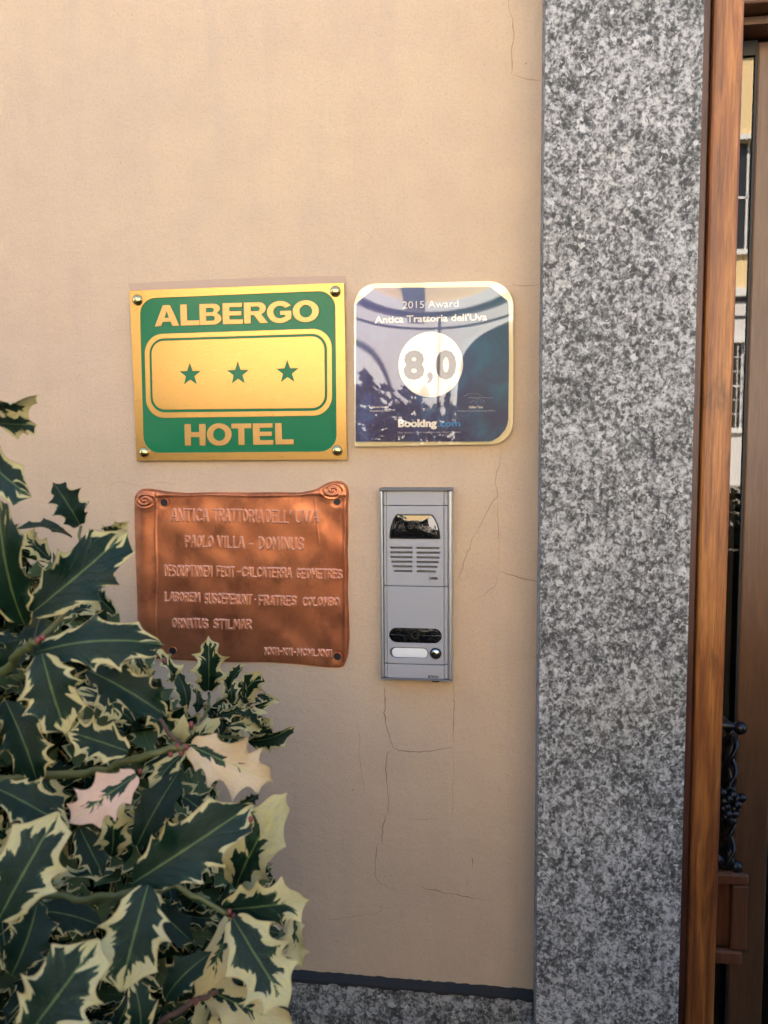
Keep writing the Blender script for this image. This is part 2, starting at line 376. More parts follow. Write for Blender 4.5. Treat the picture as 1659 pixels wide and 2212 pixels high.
# ------------------------------------------------------------------ entrance door
WOODF = m_wood('orange_stained_wood', [(.09, .024, .007), (.28, .090, .018), (.46, .180, .038), (.60, .275, .065)], zs=.7)
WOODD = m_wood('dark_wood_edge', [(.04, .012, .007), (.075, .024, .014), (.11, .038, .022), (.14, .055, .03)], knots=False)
WOODB = m_wood('brown_stile_wood', [(.07, .030, .012), (.105, .047, .019), (.135, .062, .026), (.16, .078, .034)], .4, .3, knots=False)
yF = -.035; yD = .075
fx0 = PIL_X1 + .0006
fxa = (W(1537, 300, yF).x + W(1487, 1900, yF).x) / 2
fxb = (W(1602, 300, yF).x + W(1551, 1900, yF).x) / 2
door = thing('entrance_door', 'stained wooden glazed entrance door at the right edge', 'door', (.3, 0, 0)); DO = (.3, 0, 0)
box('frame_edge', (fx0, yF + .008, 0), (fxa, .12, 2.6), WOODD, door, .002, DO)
fp = box('frame_post', (fxa + .0003, yF, 0), (fxb, .119, 2.6), WOODF, door, .004, DO)
# dark cracks in the old frame edge
sx0 = (W(1614, 300, yD).x + W(1561, 1900, yD).x) / 2
gx = W(1606, 800, yD).x
HD = W(1640, 82, yD)
STX0 = (W(1633, 300, yD).x + W(1590, 1500, yD).x + W(1575, 2100, yD).x) / 3     # left edge of the stile
STX1 = (W(1640 + 53, 300, yD).x + W(1659, 1500, yD).x + W(1631, 2100, yD).x) / 3 + .012
STX1 = (W(1662, 2000, yD).x + W(1653, 2100, yD).x) / 2 - .004
box('head_rail', (fxb, .004, HD.z + .012), (DOOR_X1, .11, HD.z + .20), m_wood('head_rail_wood', [(.08, .035, .015), (.12, .055, .022), (.15, .07, .03), (.19, .09, .04)], .4, .2, knots=False), door, .003, DO)
box('head_lining', (fxb, .035, HD.z), (DOOR_X1, .12, HD.z + .0105), WOODB, door, .001, DO)
box('door_jamb', (DOOR_X1 - .08, 0, 0), (DOOR_X1, .12, 2.3), WOODF, door, .003, DO)
z_m0, z_m1 = W(1590, 1885, yD).z, W(1590, 2068, yD).z          # moulding block
box('stile', (STX0, yD, 0), (STX1, yD + .045, HD.z - .004), WOODB, door, .003, DO)
box('gasket', (STX0 - .0032, yD - .001, z_m0 + .004), (STX0 - .0003, yD + .03, HD.z - .003), BLACKM, door, 0, DO)
box('gasket', (STX0 - .0032, yD - .001, .2), (STX0 - .0003, yD + .03, z_m1 - .004), BLACKM, door, 0, DO)
box('gasket', (fxb + .0002, yD - .001, HD.z - .022), (STX0 - .0034, yD + .03, HD.z - .003), BLACKM, door, 0, DO)
box('outer_stile', (fxb - .04, yD + .012, 0), (fxb - .003, yD + .045, HD.z - .004), WOODB, door, .002, DO)
GLASS = m_clear('door_glass', 1.95, (.80, .84, .82))
for (a, b) in ((z_m0 + .003, HD.z - .003), (.2, z_m1 - .004)):
    link('glass_pane', mesh('glass_pane', [(fxb - .05 - .3, yD + .003, a), (STX0 - .3 + .002, yD + .003, a), (STX0 - .3 + .002, yD + .003, b), (fxb - .05 - .3, yD + .003, b)], [(0, 1, 2, 3)]), GLASS, door)
# second leaf beyond the stile: dark glass
link('glass_pane', mesh('glass_pane', [(STX1 - .3, yD + .018, .1), (1.35, yD + .018, .1), (1.35, yD + .018, HD.z - .02), (STX1 - .3, yD + .018, HD.z - .02)], [(0, 1, 2, 3)]), GLASS, door)
# lower raised panel with mouldings
PANW = m_wood('panel_wood', [(.09, .030, .012), (.13, .045, .018), (.17, .062, .025), (.20, .08, .034)], .45, .2, knots=False)
px1 = STX0 + .022
box('panel', (fxb - .03, yD + .008, z_m1), (STX0 + .004, yD + .03, z_m0), PANW, door, .001, DO)
box('moulding', (fxb - .03, yD - .012, z_m0 - .014), (px1, yD - .0005, z_m0 + .004), PANW, door, .004, DO)
box('moulding', (fxb - .03, yD - .012, z_m1 - .006), (px1 - .006, yD - .0005, z_m1 + .016), PANW, door, .004, DO)
box('moulding', (STX0 - .001, yD - .010, z_m1 + .0165), (px1, yD - .0005, z_m0 - .0145), PANW, door, .003, DO)
# wrought iron pull with a bunch of grapes
D7 = lambda x, y, yy: W((1960 + x / 5.531) * .73733, (2050 + y / 5.531) * .73733, yy)
def dl(p): return Vector((p.x - .3, p.y, p.z))
yh = .035
top = D7(1150, 460, yh); bot = W((1950 + 455 / 2.213) * .73733, (2000 + 1190 / 2.213) * .73733, yh)
hb = MB()
xc = D7(985, 900, yh).x
def hz(y): return D7(985, y, yh).z
zt, zb = top.z, bot.z
xb = W((1950 + 405 / 2.213) * .73733, (2000 + 1000 / 2.213) * .73733, yh).x
pts = [Vector((xc + (xb - xc) * k / 24 + .0035 * math.sin(k * .9), yh + .0025 * math.cos(k * .9), zt + (zb - zt) * k / 24)) for k in range(25)]
hb.tube(pts, [.0062 + .0018 * math.sin(k * 1.7) for k in range(25)], 10)
for kk in range(2):
    hb.tube([Vector((xc + (xb - xc) * k / 40 + .0075 * math.sin(k * .42 + kk * 3.1), yh - .003 + .0075 * math.cos(k * .42 + kk * 3.1), zt + (zb - zt) * k / 40)) for k in range(41)], .0028, 6)
hb.tube([(xc - .03, yh, zt + .006), (xc, yh, zt + .002), (top.x - .004, yh, zt)], [.006, .0065, .0055], 8)
hb.tube([(xb - .022, yh, zb + .02), (xb - .006, yh, zb + .004), (bot.x - .004, yh, zb)], [.0055, .0065, .0055], 8)
hb.tube([(xc, yh, zt), (xc, yD, zt)], .005, 6); hb.tube([(xb, yh, zb + .004), (xb, yD, zb + .004)], .005, 6)
hb.ball(top, .0095, nu=16, nv=10); hb.ball(bot, .009, nu=16, nv=10)
hnd = hb.build('pull_handle', IRON, door, True, 0, DO)
for (gx_, gy_) in ((865, 1500), (920, 1640), (970, 1600), (1100, 1600), (1180, 1590), (1030, 1540), (1105, 1695), (870, 1760), (940, 1730), (1000, 1780), (1060, 1850), (915, 1890), (1025, 1960), (960, 1850), (1060, 1760), (885, 1640), (975, 1930)):
    p = D7(gx_, gy_, yh - .012 + random.uniform(-.004, .004))
    b_ = MB().ball((0, 0, 0), .0064, nu=12, nv=8).build('grape', IRON, hnd, True); b_.location = dl(p)
lf = MB().tube([dl(D7(1000, 1330, yh - .012)), dl(D7(985, 1420, yh - .014)), dl(D7(1090, 1500, yh - .016))], .0016, 6).tube([dl(D7(985, 1420, yh - .014)), dl(D7(905, 1470, yh - .014))], .0016, 6)
lf.build('vine_tendril', IRON, hnd, True)

# ------------------------------------------------------------------ brass hotel sign
SX, SZ = S(830, 690).x, S(830, 690).z; SO = (SX, 0, SZ)
sign = thing('hotel_sign', 'brass and green three star hotel plate on the plaster wall', 'sign', SO)
yS = -.0075
outer = qrect(S, [(68, 122), (1560, 66), (1582, 1297), (120, 1305)], 0)
hole = qrect(S, [(140, 178), (1497, 122), (1508, 1238), (168, 1248)], .0235, 10)
box('backing_board', (S(68, 122).x + .002, -.0045, S(120, 1305).z + .002), (S(1560, 66).x - .002, -.0002, S(68, 122).z - .003), ALU2, sign, 0, SO)
shape('enamel_field', [qrect(S, [(100, 150), (1540, 95), (1560, 1270), (140, 1285)], 0)], yS + .0008, .001, GREEN, sign, 0, SO)
shape('border_plate', [outer, hole], yS, .0030, BRASS, sign, .00035, SO)
shape('panel_ring', [qrect(S, [(172, 425), (1474, 382), (1478, 990), (186, 1008)], .0275, 10), qrect(S, [(207, 458), (1440, 420), (1444, 955), (216, 968)], .0215, 10)], yS, .0014, BRASS, sign, .0003, SO)
def star(cx, cz, r):
    return [(cx + (r if k % 2 == 0 else r * .40) * math.sin(k * math.pi / 5), cz + (r if k % 2 == 0 else r * .40) * math.cos(k * math.pi / 5)) for k in range(10)]
stars = []
for (x, y) in ((490, 703), (823, 696), (1166, 685)):
    p = S(x, y + 4); stars.append(star(p.x, p.z, .0168))
shape('star_panel', [qrect(S, [(220, 472), (1422, 436), (1428, 938), (232, 950)], .0185, 10)] + stars, yS, .0014, BRASS, sign, .0003, SO)
def arc(cx, cy, rx, ry, a0, a1, n=14): return [(cx + rx * math.cos(R_(a0 + (a1 - a0) * k / n)), cy + ry * math.sin(R_(a0 + (a1 - a0) * k / n))) for k in range(n + 1)]
GL = {
 'A': [[(0, 0), (.29, 0), (.36, .2), (.70, .2), (.77, 0), (1.07, 0), (.69, 1), (.38, 1)], [(.43, .40), (.63, .40), (.53, .70)]],
 'L': [[(0, 0), (.80, 0), (.80, .24), (.29, .24), (.29, 1), (0, 1)]],
 'E': [[(0, 0), (.86, 0), (.86, .22), (.29, .22), (.29, .40), (.80, .40), (.80, .61), (.29, .61), (.29, .79), (.84, .79), (.84, 1), (0, 1)]],
 'H': [[(0, 0), (.29, 0), (.29, .39), (.66, .39), (.66, 0), (.95, 0), (.95, 1), (.66, 1), (.66, .63), (.29, .63), (.29, 1), (0, 1)]],
 'T': [[(.31, 0), (.60, 0), (.60, .77), (.91, .77), (.91, 1), (0, 1), (0, .77), (.31, .77)]],
 'O': [arc(.54, .5, .54, .53, 0, 345, 23), arc(.54, .5, .255, .29, 0, 345, 23)],
 'B': [[(0, 0), (.55, 0)] + arc(.60, .285, .34, .285, -90, 62) + arc(.58, .765, .31, .235, -48, 90) + [(0, 1)],
       [(.28, .20), (.55, .20)] + arc(.55, .305, .10, .105, -90, 90, 8) + [(.28, .41)], [(.28, .60), (.53, .60)] + arc(.53, .695, .09, .095, -90, 90, 8) + [(.28, .79)]],
 'R': [[(0, 0), (.29, 0), (.29, .39), (.42, .39), (.68, 0), (1.02, 0), (.74, .42)] + arc(.62, .705, .32, .295, -62, 90) + [(0, 1)],
       [(.29, .58), (.55, .58)] + arc(.56, .685, .11, .105, -90, 90, 8) + [(.29, .79)]],
 'G': [arc(.54, .5, .54, .53, 33, 318, 26) + [(1.0, .13), (1.0, .56), (.54, .56), (.54, .36), (.74, .36), (.74, .25)] + arc(.54, .5, .27, .29, -48, -322, 20)],
}
def word(F, chars, boxes, y0l, y1l, y0r, y1r, parent, off):
    xa, xb_ = boxes[0][0], boxes[-1][1]
    for ch, (a, b) in zip(chars, boxes):
        t = ((a + b) / 2 - xa) / (xb_ - xa); yt = y0l + (y0r - y0l) * t; yb = y1l + (y1r - y1l) * t
        p0 = F(a, yb); p1 = F(b, yt); loops = GL[ch]; wmax = max(x for x, _ in loops[0])
        loops = [[(p0.x + (p1.x - p0.x) * x / wmax, p0.z + (p1.z - p0.z) * z) for x, z in L] for L in loops]
        shape('letter', loops, yS - .0002, .0016, BRASS_L, parent, .0003, off)
BRASS_L = m_metal('brass_letters', (.45, .285, .115), .38, .03, .06)
word(S, 'ALBERGO', [(245, 412), (425, 552), (558, 706), (718, 855), (866, 1030), (1025, 1192), (1203, 1385)], 222, 374, 186, 338, sign, SO)
word(S, 'HOTEL', [(455, 597), (608, 778), (780, 915), (928, 1066), (1083, 1208)], 1048, 1200, 1040, 1190, sign, SO)
for (x, y) in ((122, 185), (1497, 125), (168, 1246), (1511, 1232)):
    p = S(x, y, -.010); MB().ball((p.x, -.008, p.z), .0078, 1, .72, 1, 20, 12).build('rivet', BRASS_K, sign, True, 0, SO)

# ------------------------------------------------------------------ award plaque
A = crop(1000, 780, 2.962, -.010)
AX, AZ = A(800, 850).x, A(800, 850).z; AO = (AX, 0, AZ)
award = thing('award_plaque', 'glossy blue acrylic award plaque with white score circle above the intercom', 'plaque', AO)
yA = -.012
def m_acr():
    t = NT('cream_acrylic_edge'); t.set(Base_Color=(.92, .80, .46), Roughness=.2, Transmission_Weight=.0, IOR=1.49, Coat_Weight=1.0); return t.m
shape('acrylic_slab', [qrect(A, [(105, 152), (1497, 122), (1492, 1545), (112, 1568)], (.031, .034, .030, .002), 12)], yA + .004, .006, m_acr(), award, .0012, AO)
def m_print():
    t = NT('night_sky_print'); v = t.coord('Object'); sx = t.n('ShaderNodeSeparateXYZ'); t.l(v, sx.inputs[0])
    n = t.noise(v, 22, 5, .6, .8); st = t.noise(v, 260, 2, .5)
    c = t.mix(t.math('MULTIPLY_ADD', sx.outputs['X'], 5.5, .35, True), (.09, .11, .36), (.008, .12, .19))
    c = t.mix(t.math('MULTIPLY_ADD', sx.outputs['Z'], 5, .5, True), t.mix(t.ramp(n, [(.4, 0), (.65, 1)]), (.03, .03, .12), c), c)
    c = t.mix(t.math('MULTIPLY', t.ramp(n, [(.52, 0), (.72, 1)]), .5), c, (.02, .16, .30))
    c = t.mix(t.math('MULTIPLY', t.ramp(st, [(.74, 0), (.8, 1)]), .5), c, (.4, .5, .7))
    t.set(Base_Color=c, Roughness=.5); return t.m
prn = [lp(A, [(132, 330), (150, 308), (290, 192), (330, 190), (800, 186), (1270, 180), (1300, 186), (1440, 300), (1452, 330), (1455, 800), (1448, 1330)]), ]
pr = prn[0] + lp(A, [(1440, 1375), (1420, 1420), (1370, 1480), (1310, 1515), (1280, 1520), (700, 1522), (124, 1522)])
shape('print_panel', [pr], yA, .0008, m_print(), award, 0, AO)
WHITE_P = plain('white_print', (.93, .93, .90), .5); GREY_P = plain('grey_print', (.12, .12, .15), .5); BLUE_P = plain('blue_print', (.03, .26, .62), .5); PALE_P = plain('pale_print', (.42, .45, .62), .5)
c0 = A(775, 855); rr = (A(1052, 855).x - A(492, 855).x) / 2
shape('score_disc', [circ(c0.x, c0.z, rr, 64)], yA - .0003, .0003, WHITE_P, award, 0, AO)
Kp = (A(1000, 850).x - A(600, 850).x) / 400
def atext(nm, s, x0, x1, yt, yb, mat, bold=0, tiltpx=0):
    p = A((x0 + x1) / 2, (yt + yb) / 2); text(nm, s, (p.x, p.z), (yb - yt) * Kp, yA - .0007, mat, award, bold, (x1 - x0) * Kp, AO)
atext('year_lettering', '2015 Award', 535, 1015, 298, 362, WHITE_P, .0)
atext('name_lettering', "Antica Trattoria dell'Uva", 290, 1260, 422, 482, WHITE_P, .025)
atext('score_digit', '8', 542, 722, 734, 968, GREY_P, .045); atext('score_digit', '0', 818, 998, 732, 966, GREY_P, .045)
atext('score_comma', ',', 745, 795, 740, 968, plain('comma_print', (.2, .2, .28), .5), .03)
atext('brand_lettering', 'Booking', 488, 828, 1328, 1392, WHITE_P, .05); atext('brand_lettering', '.com', 835, 1035, 1335, 1388, BLUE_P, .03)
atext('motto_lettering', 'Real guests \u2022 Real experiences \u2022 Real reviews', 488, 1035, 1430, 1448, PALE_P)
atext('signatory_lettering', 'Gillian Tans', 1108, 1228, 1212, 1232, WHITE_P, .02); atext('signatory_lettering', 'President & Chief Operating Officer', 1010, 1335, 1246, 1262, PALE_P)
atext('signatory_lettering', 'Darren Huston', 265, 412, 1212, 1230, WHITE_P, .02); atext('signatory_lettering', 'President & CEO', 250, 425, 1246, 1262, WHITE_P)
sg = MB()
for q in ([(1060, 1130), (1110, 1105), (1180, 1105), (1240, 1135), (1180, 1150), (1100, 1140), (1320, 1143)], [(1115, 1185), (1150, 1165), (1170, 1185), (1200, 1130), (1215, 1185), (1240, 1165), (1245, 1185)]):
    sg.tube([(A(x, y).x, yA - .0006, A(x, y).z) for x, y in q], .00022, 4)
sg.build('signature', PALE_P, award, False, 0, AO)
# clear front sheet, very slightly warped as thin acrylic is
def clear_sheet():
    nx, nz = 90, 90; x0, x1 = A(112, 850).x, A(1490, 850).x; z0, z1 = A(800, 1555).z, A(800, 130).z
    out = qrect(A, [(110, 158), (1492, 128), (1487, 1540), (116, 1560)], (.030, .033, .029, .002), 12)
    # polar fill of the outline so that the sheet ends on it
    cx, cz = (x0 + x1) / 2, (z0 + z1) / 2; M = 180; K = 40
    def hit(a):
        d = (math.cos(a), math.sin(a)); best = 1
        for (p, q) in zip(out, out[1:] + out[:1]):
            ex, ez = q[0] - p[0], q[1] - p[1]; det = d[0] * -ez + ex * d[1]
            if abs(det) < 1e-12: continue
            t = ((p[0] - cx) * -ez + ex * (p[1] - cz)) / det; u = (d[0] * (p[1] - cz) - d[1] * (p[0] - cx)) / det
            if t > 0 and -1e-6 <= u <= 1 + 1e-6: best = t
        return best
    v = []; f = []
    for k in range(1, K + 1):
        for i in range(M):
            a = 2 * math.pi * i / M; r = hit(a) * k / K; x = cx + r * math.cos(a); z = cz + r * math.sin(a)
            u = (x - cx) / .11; w_ = (z - cz) / .11
            h = .00012 * (u * u) * w_ * 9 - .0003 * u * u * u + .00025 * math.sin(3 * u + 1) + .0001 * math.sin(5 * w_)
            v.append((x - AX, yA - .0016 - h, z - AZ))
    v.append((cx - AX, yA - .0016 - .00021, cz - AZ)); c = len(v) - 1
    for i in range(M): f.append((c, i, (i + 1) % M))
    for k in range(K - 1):
        for i in range(M): f.append((k * M + i, (k + 1) * M + i, (k + 1) * M + (i + 1) % M, k * M + (i + 1) % M))
    link('clear_cover', mesh('clear_cover', v, f, True), m_clear('clear_acrylic', 1.78), award)
clear_sheet()

# ------------------------------------------------------------------ copper plaque
C = crop(370, 1380, 2.4043, -.004)
CXo, CZo = C(810, 740).x, C(810, 740).z; CO = Vector((CXo, 0, CZo))
plaque = thing('copper_plaque', 'embossed copper scroll plaque with raised lettering under the hotel sign', 'plaque', CO)
SF = {
 'A': [[(0, 0), (.45, 1), (.6, 1), (1, 0)], [(.2, .38), (.82, .38)]], 'B': [[(0, 0), (0, 1), (.7, .95), (.8, .75), (.6, .53), (0, .52)], [(.6, .53), (.95, .3), (.8, .05), (0, 0)]],
 'C': [[(1, .85), (.6, 1), (.2, .85), (0, .5), (.2, .12), (.6, 0), (1, .15)]], 'D': [[(0, 0), (0, 1), (.5, .97), (.95, .65), (.95, .3), (.5, .02), (0, 0)]],
 'E': [[(.95, 1), (0, 1), (0, 0), (.95, 0)], [(0, .52), (.75, .52)]], 'F': [[(.95, 1), (0, 1), (0, 0)], [(0, .52), (.75, .52)]],
 'G': [[(1, .85), (.6, 1), (.2, .85), (0, .5), (.2, .12), (.6, 0), (.95, .1), (.95, .42), (.55, .42)]], 'H': [[(0, 0), (0, 1)], [(1, 0), (1, 1)], [(0, .5), (1, .5)]],
 'I': [[(.5, 0), (.5, 1)]], 'L': [[(0, 1), (0, 0), (.9, 0)]], 'M': [[(0, 0), (.1, 1), (.5, .3), (.9, 1), (1, 0)]], 'N': [[(0, 0), (0, 1), (1, 0), (1, 1)]],
 'O': [[(.5, 1), (.12, .82), (0, .5), (.12, .18), (.5, 0), (.88, .18), (1, .5), (.88, .82), (.5, 1)]], 'P': [[(0, 0), (0, 1), (.75, .97), (.95, .75), (.75, .5), (0, .48)]],
 'R': [[(0, 0), (0, 1), (.75, .97), (.92, .75), (.75, .52), (0, .5)], [(.45, .5), (1, 0)]], 'S': [[(.95, .88), (.5, 1), (.08, .85), (.15, .6), (.85, .42), (.95, .15), (.5, 0), (.02, .12)]],
 'T': [[(0, 1), (1, 1)], [(.5, 1), (.5, 0)]], 'U': [[(0, 1), (.02, .2), (.35, 0), (.7, 0), (.98, .2), (1, 1)]], 'V': [[(0, 1), (.5, 0), (1, 1)]], 'X': [[(0, 0), (1, 1)], [(0, 1), (1, 0)]],
 '-': [[(0, .5), (1, .5)]], "'": [[(.5, 1), (.4, .7)]]}
LINES = [
 [('ANTICA', 318, 582, 268, 350, 272, 354), ('TRATTORIA', 615, 965, 272, 354, 278, 360), ("DELL'", 990, 1165, 278, 360, 280, 362), ('UVA', 1195, 1355, 280, 360, 282, 360)],
 [('PAOLO', 420, 612, 458, 532, 462, 536), ('VILLA', 645, 832, 462, 538, 466, 542), ('-', 868, 892, 500, 530, 500, 530), ('DOMINUS', 935, 1248, 468, 546, 474, 554)],
 [('DESCRIPTIONEM', 275, 608, 664, 738, 672, 742), ('FECIT', 640, 764, 672, 740, 676, 742), ('-', 786, 804, 690, 726, 690, 726), ('CALCATERRA', 818, 1165, 680, 742, 686, 750), ('GEOMETRES', 1200, 1522, 690, 752, 698, 756)],
 [('LABOREM', 275, 522, 856, 914, 860, 918), ('SUSCEPERUNT', 555, 885, 862, 930, 874, 934), ('-', 902, 916, 890, 920, 890, 920), ('FRATRES', 935, 1198, 878, 940, 884, 944), ('COLOMBO', 1246, 1500, 892, 946, 896, 948)],
 [('ORNATUS', 332, 578, 1040, 1100, 1044, 1104), ('STILMAR', 618, 882, 1046, 1106, 1050, 1110)],
 [('XXII-XII-MCMLXXII', 978, 1452, 1246, 1290, 1262, 1304)]]
segs = []
for li, line in enumerate(LINES):
    for (s, x0, x1, a0, b0, a1, b1) in line:
        x0 += 3; x1 -= 3
        ws = {'I': .35, '-': .6, "'": .3, 'M': 1.3}
        tot = sum(ws.get(c, 1) for c in s) + .42 * (len(s) - 1) if len(s) > 1 else ws.get(s, 1); x = 0
        for c in s:
            cw = ws.get(c, 1); jz = random.uniform(-1.8, 1.8); sl = random.uniform(-.04, .04)
            for st in SF[c]:
                pp = []
                for (u, w_) in st:
                    X = x0 + (x1 - x0) * (x + u * cw) / tot; tt = (X - x0) / max(1, x1 - x0); yt = a0 + (a1 - a0) * tt; yb = b0 + (b1 - b0) * tt
                    pp.append((X + sl * (yb - yt) * w_, yb + (yt - yb) * w_ + jz))
                for p, q in zip(pp[:-1], pp[1:]): segs.append((p, q, li, min(8.4, (x1 - x0) / (tot / 1.42) * .235)))
            x += cw + .42
def spline(pts, n):
    pts = np.array(pts, float); d = np.r_[0, np.cumsum(np.linalg.norm(np.diff(pts, axis=0), axis=1))]; d /= d[-1]
    t = np.linspace(0, 1, n); x = np.interp(t, d, pts[:, 0]); y = np.interp(t, d, pts[:, 1])
    k = max(3, n // 40) | 1; ker = np.ones(k) / k
    xs = np.convolve(np.pad(x, k // 2, 'edge'), ker, 'valid'); ys = np.convolve(np.pad(y, k // 2, 'edge'), ker, 'valid')
    xs[0], ys[0], xs[-1], ys[-1] = x[0], y[0], x[-1], y[-1]; return np.stack([xs, ys], 1)
def copper():
    nu, nv = 400, 340
    topc = spline([(68, 160), (80, 138), (110, 125), (160, 124), (215, 132), (300, 147), (420, 155), (600, 150), (850, 152), (1050, 150), (1230, 152), (1330, 130), (1390, 96), (1440, 74), (1490, 68), (1530, 80), (1558, 108)], nu)
    botc = spline([(90, 1320), (150, 1325), (300, 1330), (500, 1345), (800, 1352), (1000, 1352), (1200, 1366), (1400, 1388), (1500, 1392), (1530, 1380)], nu)
    lef = spline([(68, 160), (52, 210), (52, 400), (62, 700), (68, 900), (72, 1100), (80, 1260), (90, 1320)], nv)
    rig = spline([(1558, 108), (1566, 160), (1558, 260), (1562, 420), (1556, 560), (1562, 700), (1558, 860), (1566, 1000), (1570, 1180), (1560, 1300), (1530, 1380)], nv)
    u = np.linspace(0, 1, nu)[None, :, None]; v = np.linspace(0, 1, nv)[:, None, None]
    G = (1 - v) * topc[None] + v * botc[None] + (1 - u) * lef[:, None] + u * rig[:, None] - ((1 - u) * (1 - v) * topc[0] + u * (1 - v) * topc[-1] + (1 - u) * v * botc[0] + u * v * botc[-1])
    X, Y = G[..., 0], G[..., 1]; h = np.zeros_like(X); own = np.full(X.shape, -1)
    def ridge(d, r): return np.where(d < r, (np.cos(np.pi * np.clip(d / r, 0, 1)) + 1) / 2, 0)
    tx = np.zeros_like(X)
    for (p, q, li, RL) in segs:
        R = 10; m = (X > min(p[0], q[0]) - R) & (X < max(p[0], q[0]) + R) & (Y > min(p[1], q[1]) - R) & (Y < max(p[1], q[1]) + R)
        if not m.any(): continue
        xx, yy = X[m], Y[m]; dx, dy = q[0] - p[0], q[1] - p[1]; L = dx * dx + dy * dy + 1e-9
        t = np.clip(((xx - p[0]) * dx + (yy - p[1]) * dy) / L, 0, 1); d = np.hypot(xx - p[0] - t * dx, yy - p[1] - t * dy)
        r = ridge(d, RL) * (RL / 8.4) ** .5; cur = tx[m]; oo = own[m]; oo[r > np.maximum(cur, .001)] = li; own[m] = oo; tx[m] = np.maximum(cur, r)
    h += tx * 14
    # scroll forms, all in plaque pixels of .2 mm
    h += 16 * ridge(np.abs(X - 130), 85) * (Y > 0)                                   # rolled strip on the left
    h += 5 * ridge(np.abs(X - 212 - 4 * np.sin(Y / 90)), 12)                         # its edge
    h += 4 * ridge(np.abs(X - 1545), 26)
    h += 4 * ridge(np.abs(Y - 165 - 6 * np.sin(X / 120)), 22)
    h += 1.2 * ridge(np.abs(X - 1325 - .10 * (Y - 170)), 12) * (Y < 520)
    for cx, cy, sgn, S_ in ((140, 205, 1, 1.0), (1455, 135, 1, 1.1)):
        dx, dy = (X - cx) / 1.35, (Y - cy); r = np.hypot(dx, dy) / S_; th = np.arctan2(dy, dx * sgn)
        sp = np.cos((r / 25.0 - th / (2 * np.pi)) * 2 * np.pi); h += 5.5 * sp * np.clip(1 - r / 62, 0, 1) ** .5 + 9 * np.clip(1 - r / 90, 0, 1)
    for i in range(14):                                                               # hand beaten unevenness
        a, b, c_ = rng.uniform(-1, 1), rng.uniform(-1, 1), rng.uniform(0, 6); k = rng.uniform(.006, .03); h += rng.uniform(.4, 1.3) * np.sin(k * (a * X + b * Y) + c_)
    for hx, hy in ((265, 222), (1483, 213), (325, 1268), (1487, 1308)): h -= 6 * np.clip(1 - np.hypot(X - hx, Y - hy) / 48, 0, 1)
    e = np.minimum(np.minimum(np.arange(nu)[None, :], nu - 1 - np.arange(nu)[None, :]), np.minimum(np.arange(nv)[:, None], nv - 1 - np.arange(nv)[:, None])).astype(float)
    h = 24 + h; h *= np.clip(e / 5, 0, 1) ** .5
    P0 = np.array(C(0, 0)); PX = np.array(C(1000, 0)); PY = np.array(C(0, 1000)); PXY = np.array(C(1600, 1400))
    # exact unprojection on the plane y=-.004
    sx = (370 + X / 2.4043) * .73733; sy = (1380 + Y / 2.4043) * .73733
    Rm = np.array(CR); d = np.stack([(sx - 829.5) / FPX, -(sy - 1106) / FPX, -np.ones_like(sx)], -1) @ Rm.T
    t = (-.004 - CAM.y) / d[..., 1]; wx = CAM.x + d[..., 0] * t; wz = CAM.z + d[..., 2] * t
    V = np.stack([wx - CO.x, -.0004 - h * .0002, wz - CO.z], -1).reshape(-1, 3)
    idx = np.arange(nu * nv).reshape(nv, nu)
    F = np.stack([idx[:-1, :-1], idx[1:, :-1], idx[1:, 1:], idx[:-1, 1:]], -1).reshape(-1, 4)
    o4 = np.stack([own[:-1, :-1], own[1:, :-1], own[1:, 1:], own[:-1, 1:]], -1).reshape(-1, 4).max(1)
    def mk(name, sel, parent):
        f = F[sel]; used, inv = np.unique(f, return_inverse=True); me = bpy.data.meshes.new(name)
        vv = V[used]; me.vertices.add(len(vv)); me.vertices.foreach_set('co', vv.ravel()); f2 = inv.reshape(-1, 4)
        me.loops.add(f2.size); me.loops.foreach_set('vertex_index', f2.ravel()); me.polygons.add(len(f2)); me.polygons.foreach_set('loop_start', np.arange(0, f2.size, 4))
        me.polygons.foreach_set('use_smooth', [True] * len(f2)); me.update(calc_edges=True); me.validate(); return link(name, me, COPPER if name == 'scroll_sheet' else COPPER_L, parent)
    mk('scroll_sheet', o4 < 0, plaque)
    for li in range(6): mk('lettering_line', o4 == li, plaque)
def m_copper():
    t = NT('aged_copper'); v = t.coord('Object'); n = t.noise(v, 11, 6, .62, .6); n2 = t.noise(t.coord('Object', scale=(1.3, 1, 1)), 22, 5, .6); f_ = t.noise(v, 300, 3)
    c = t.mix(t.ramp(n, [(.40, 0), (.72, 1)]), (.72, .27, .125), (.40, .13, .06)); c = t.mix(t.math('MULTIPLY', t.ramp(n2, [(.50, 0), (.68, 1)]), .55), c, (.16, .06, .04))
    t.set(Base_Color=c, Metallic=.85, Roughness=t.math('ADD', t.math('MULTIPLY', n, .25), .28)); t.bump(t.math('ADD', n2, t.math('MULTIPLY', f_, .2)), .25, .0006); return t.m
COPPER = m_copper(); COPPER_L = plain('worn_copper', (.66, .30, .17), .42, .45); copper()
for hx, hy in ((265, 222), (1483, 213), (325, 1268), (1487, 1308)):
    p = C(hx, hy, -.006); shape('screw_hole', [circ(p.x, p.z, .0054, 24)], -.0056, .002, BLACKM, plaque, 0, CO)
    shape('screw_hole_rim', [circ(p.x, p.z, .0064, 24), circ(p.x, p.z, .0053, 24)], -.0060, .0022, COPPER, plaque, .0003, CO)

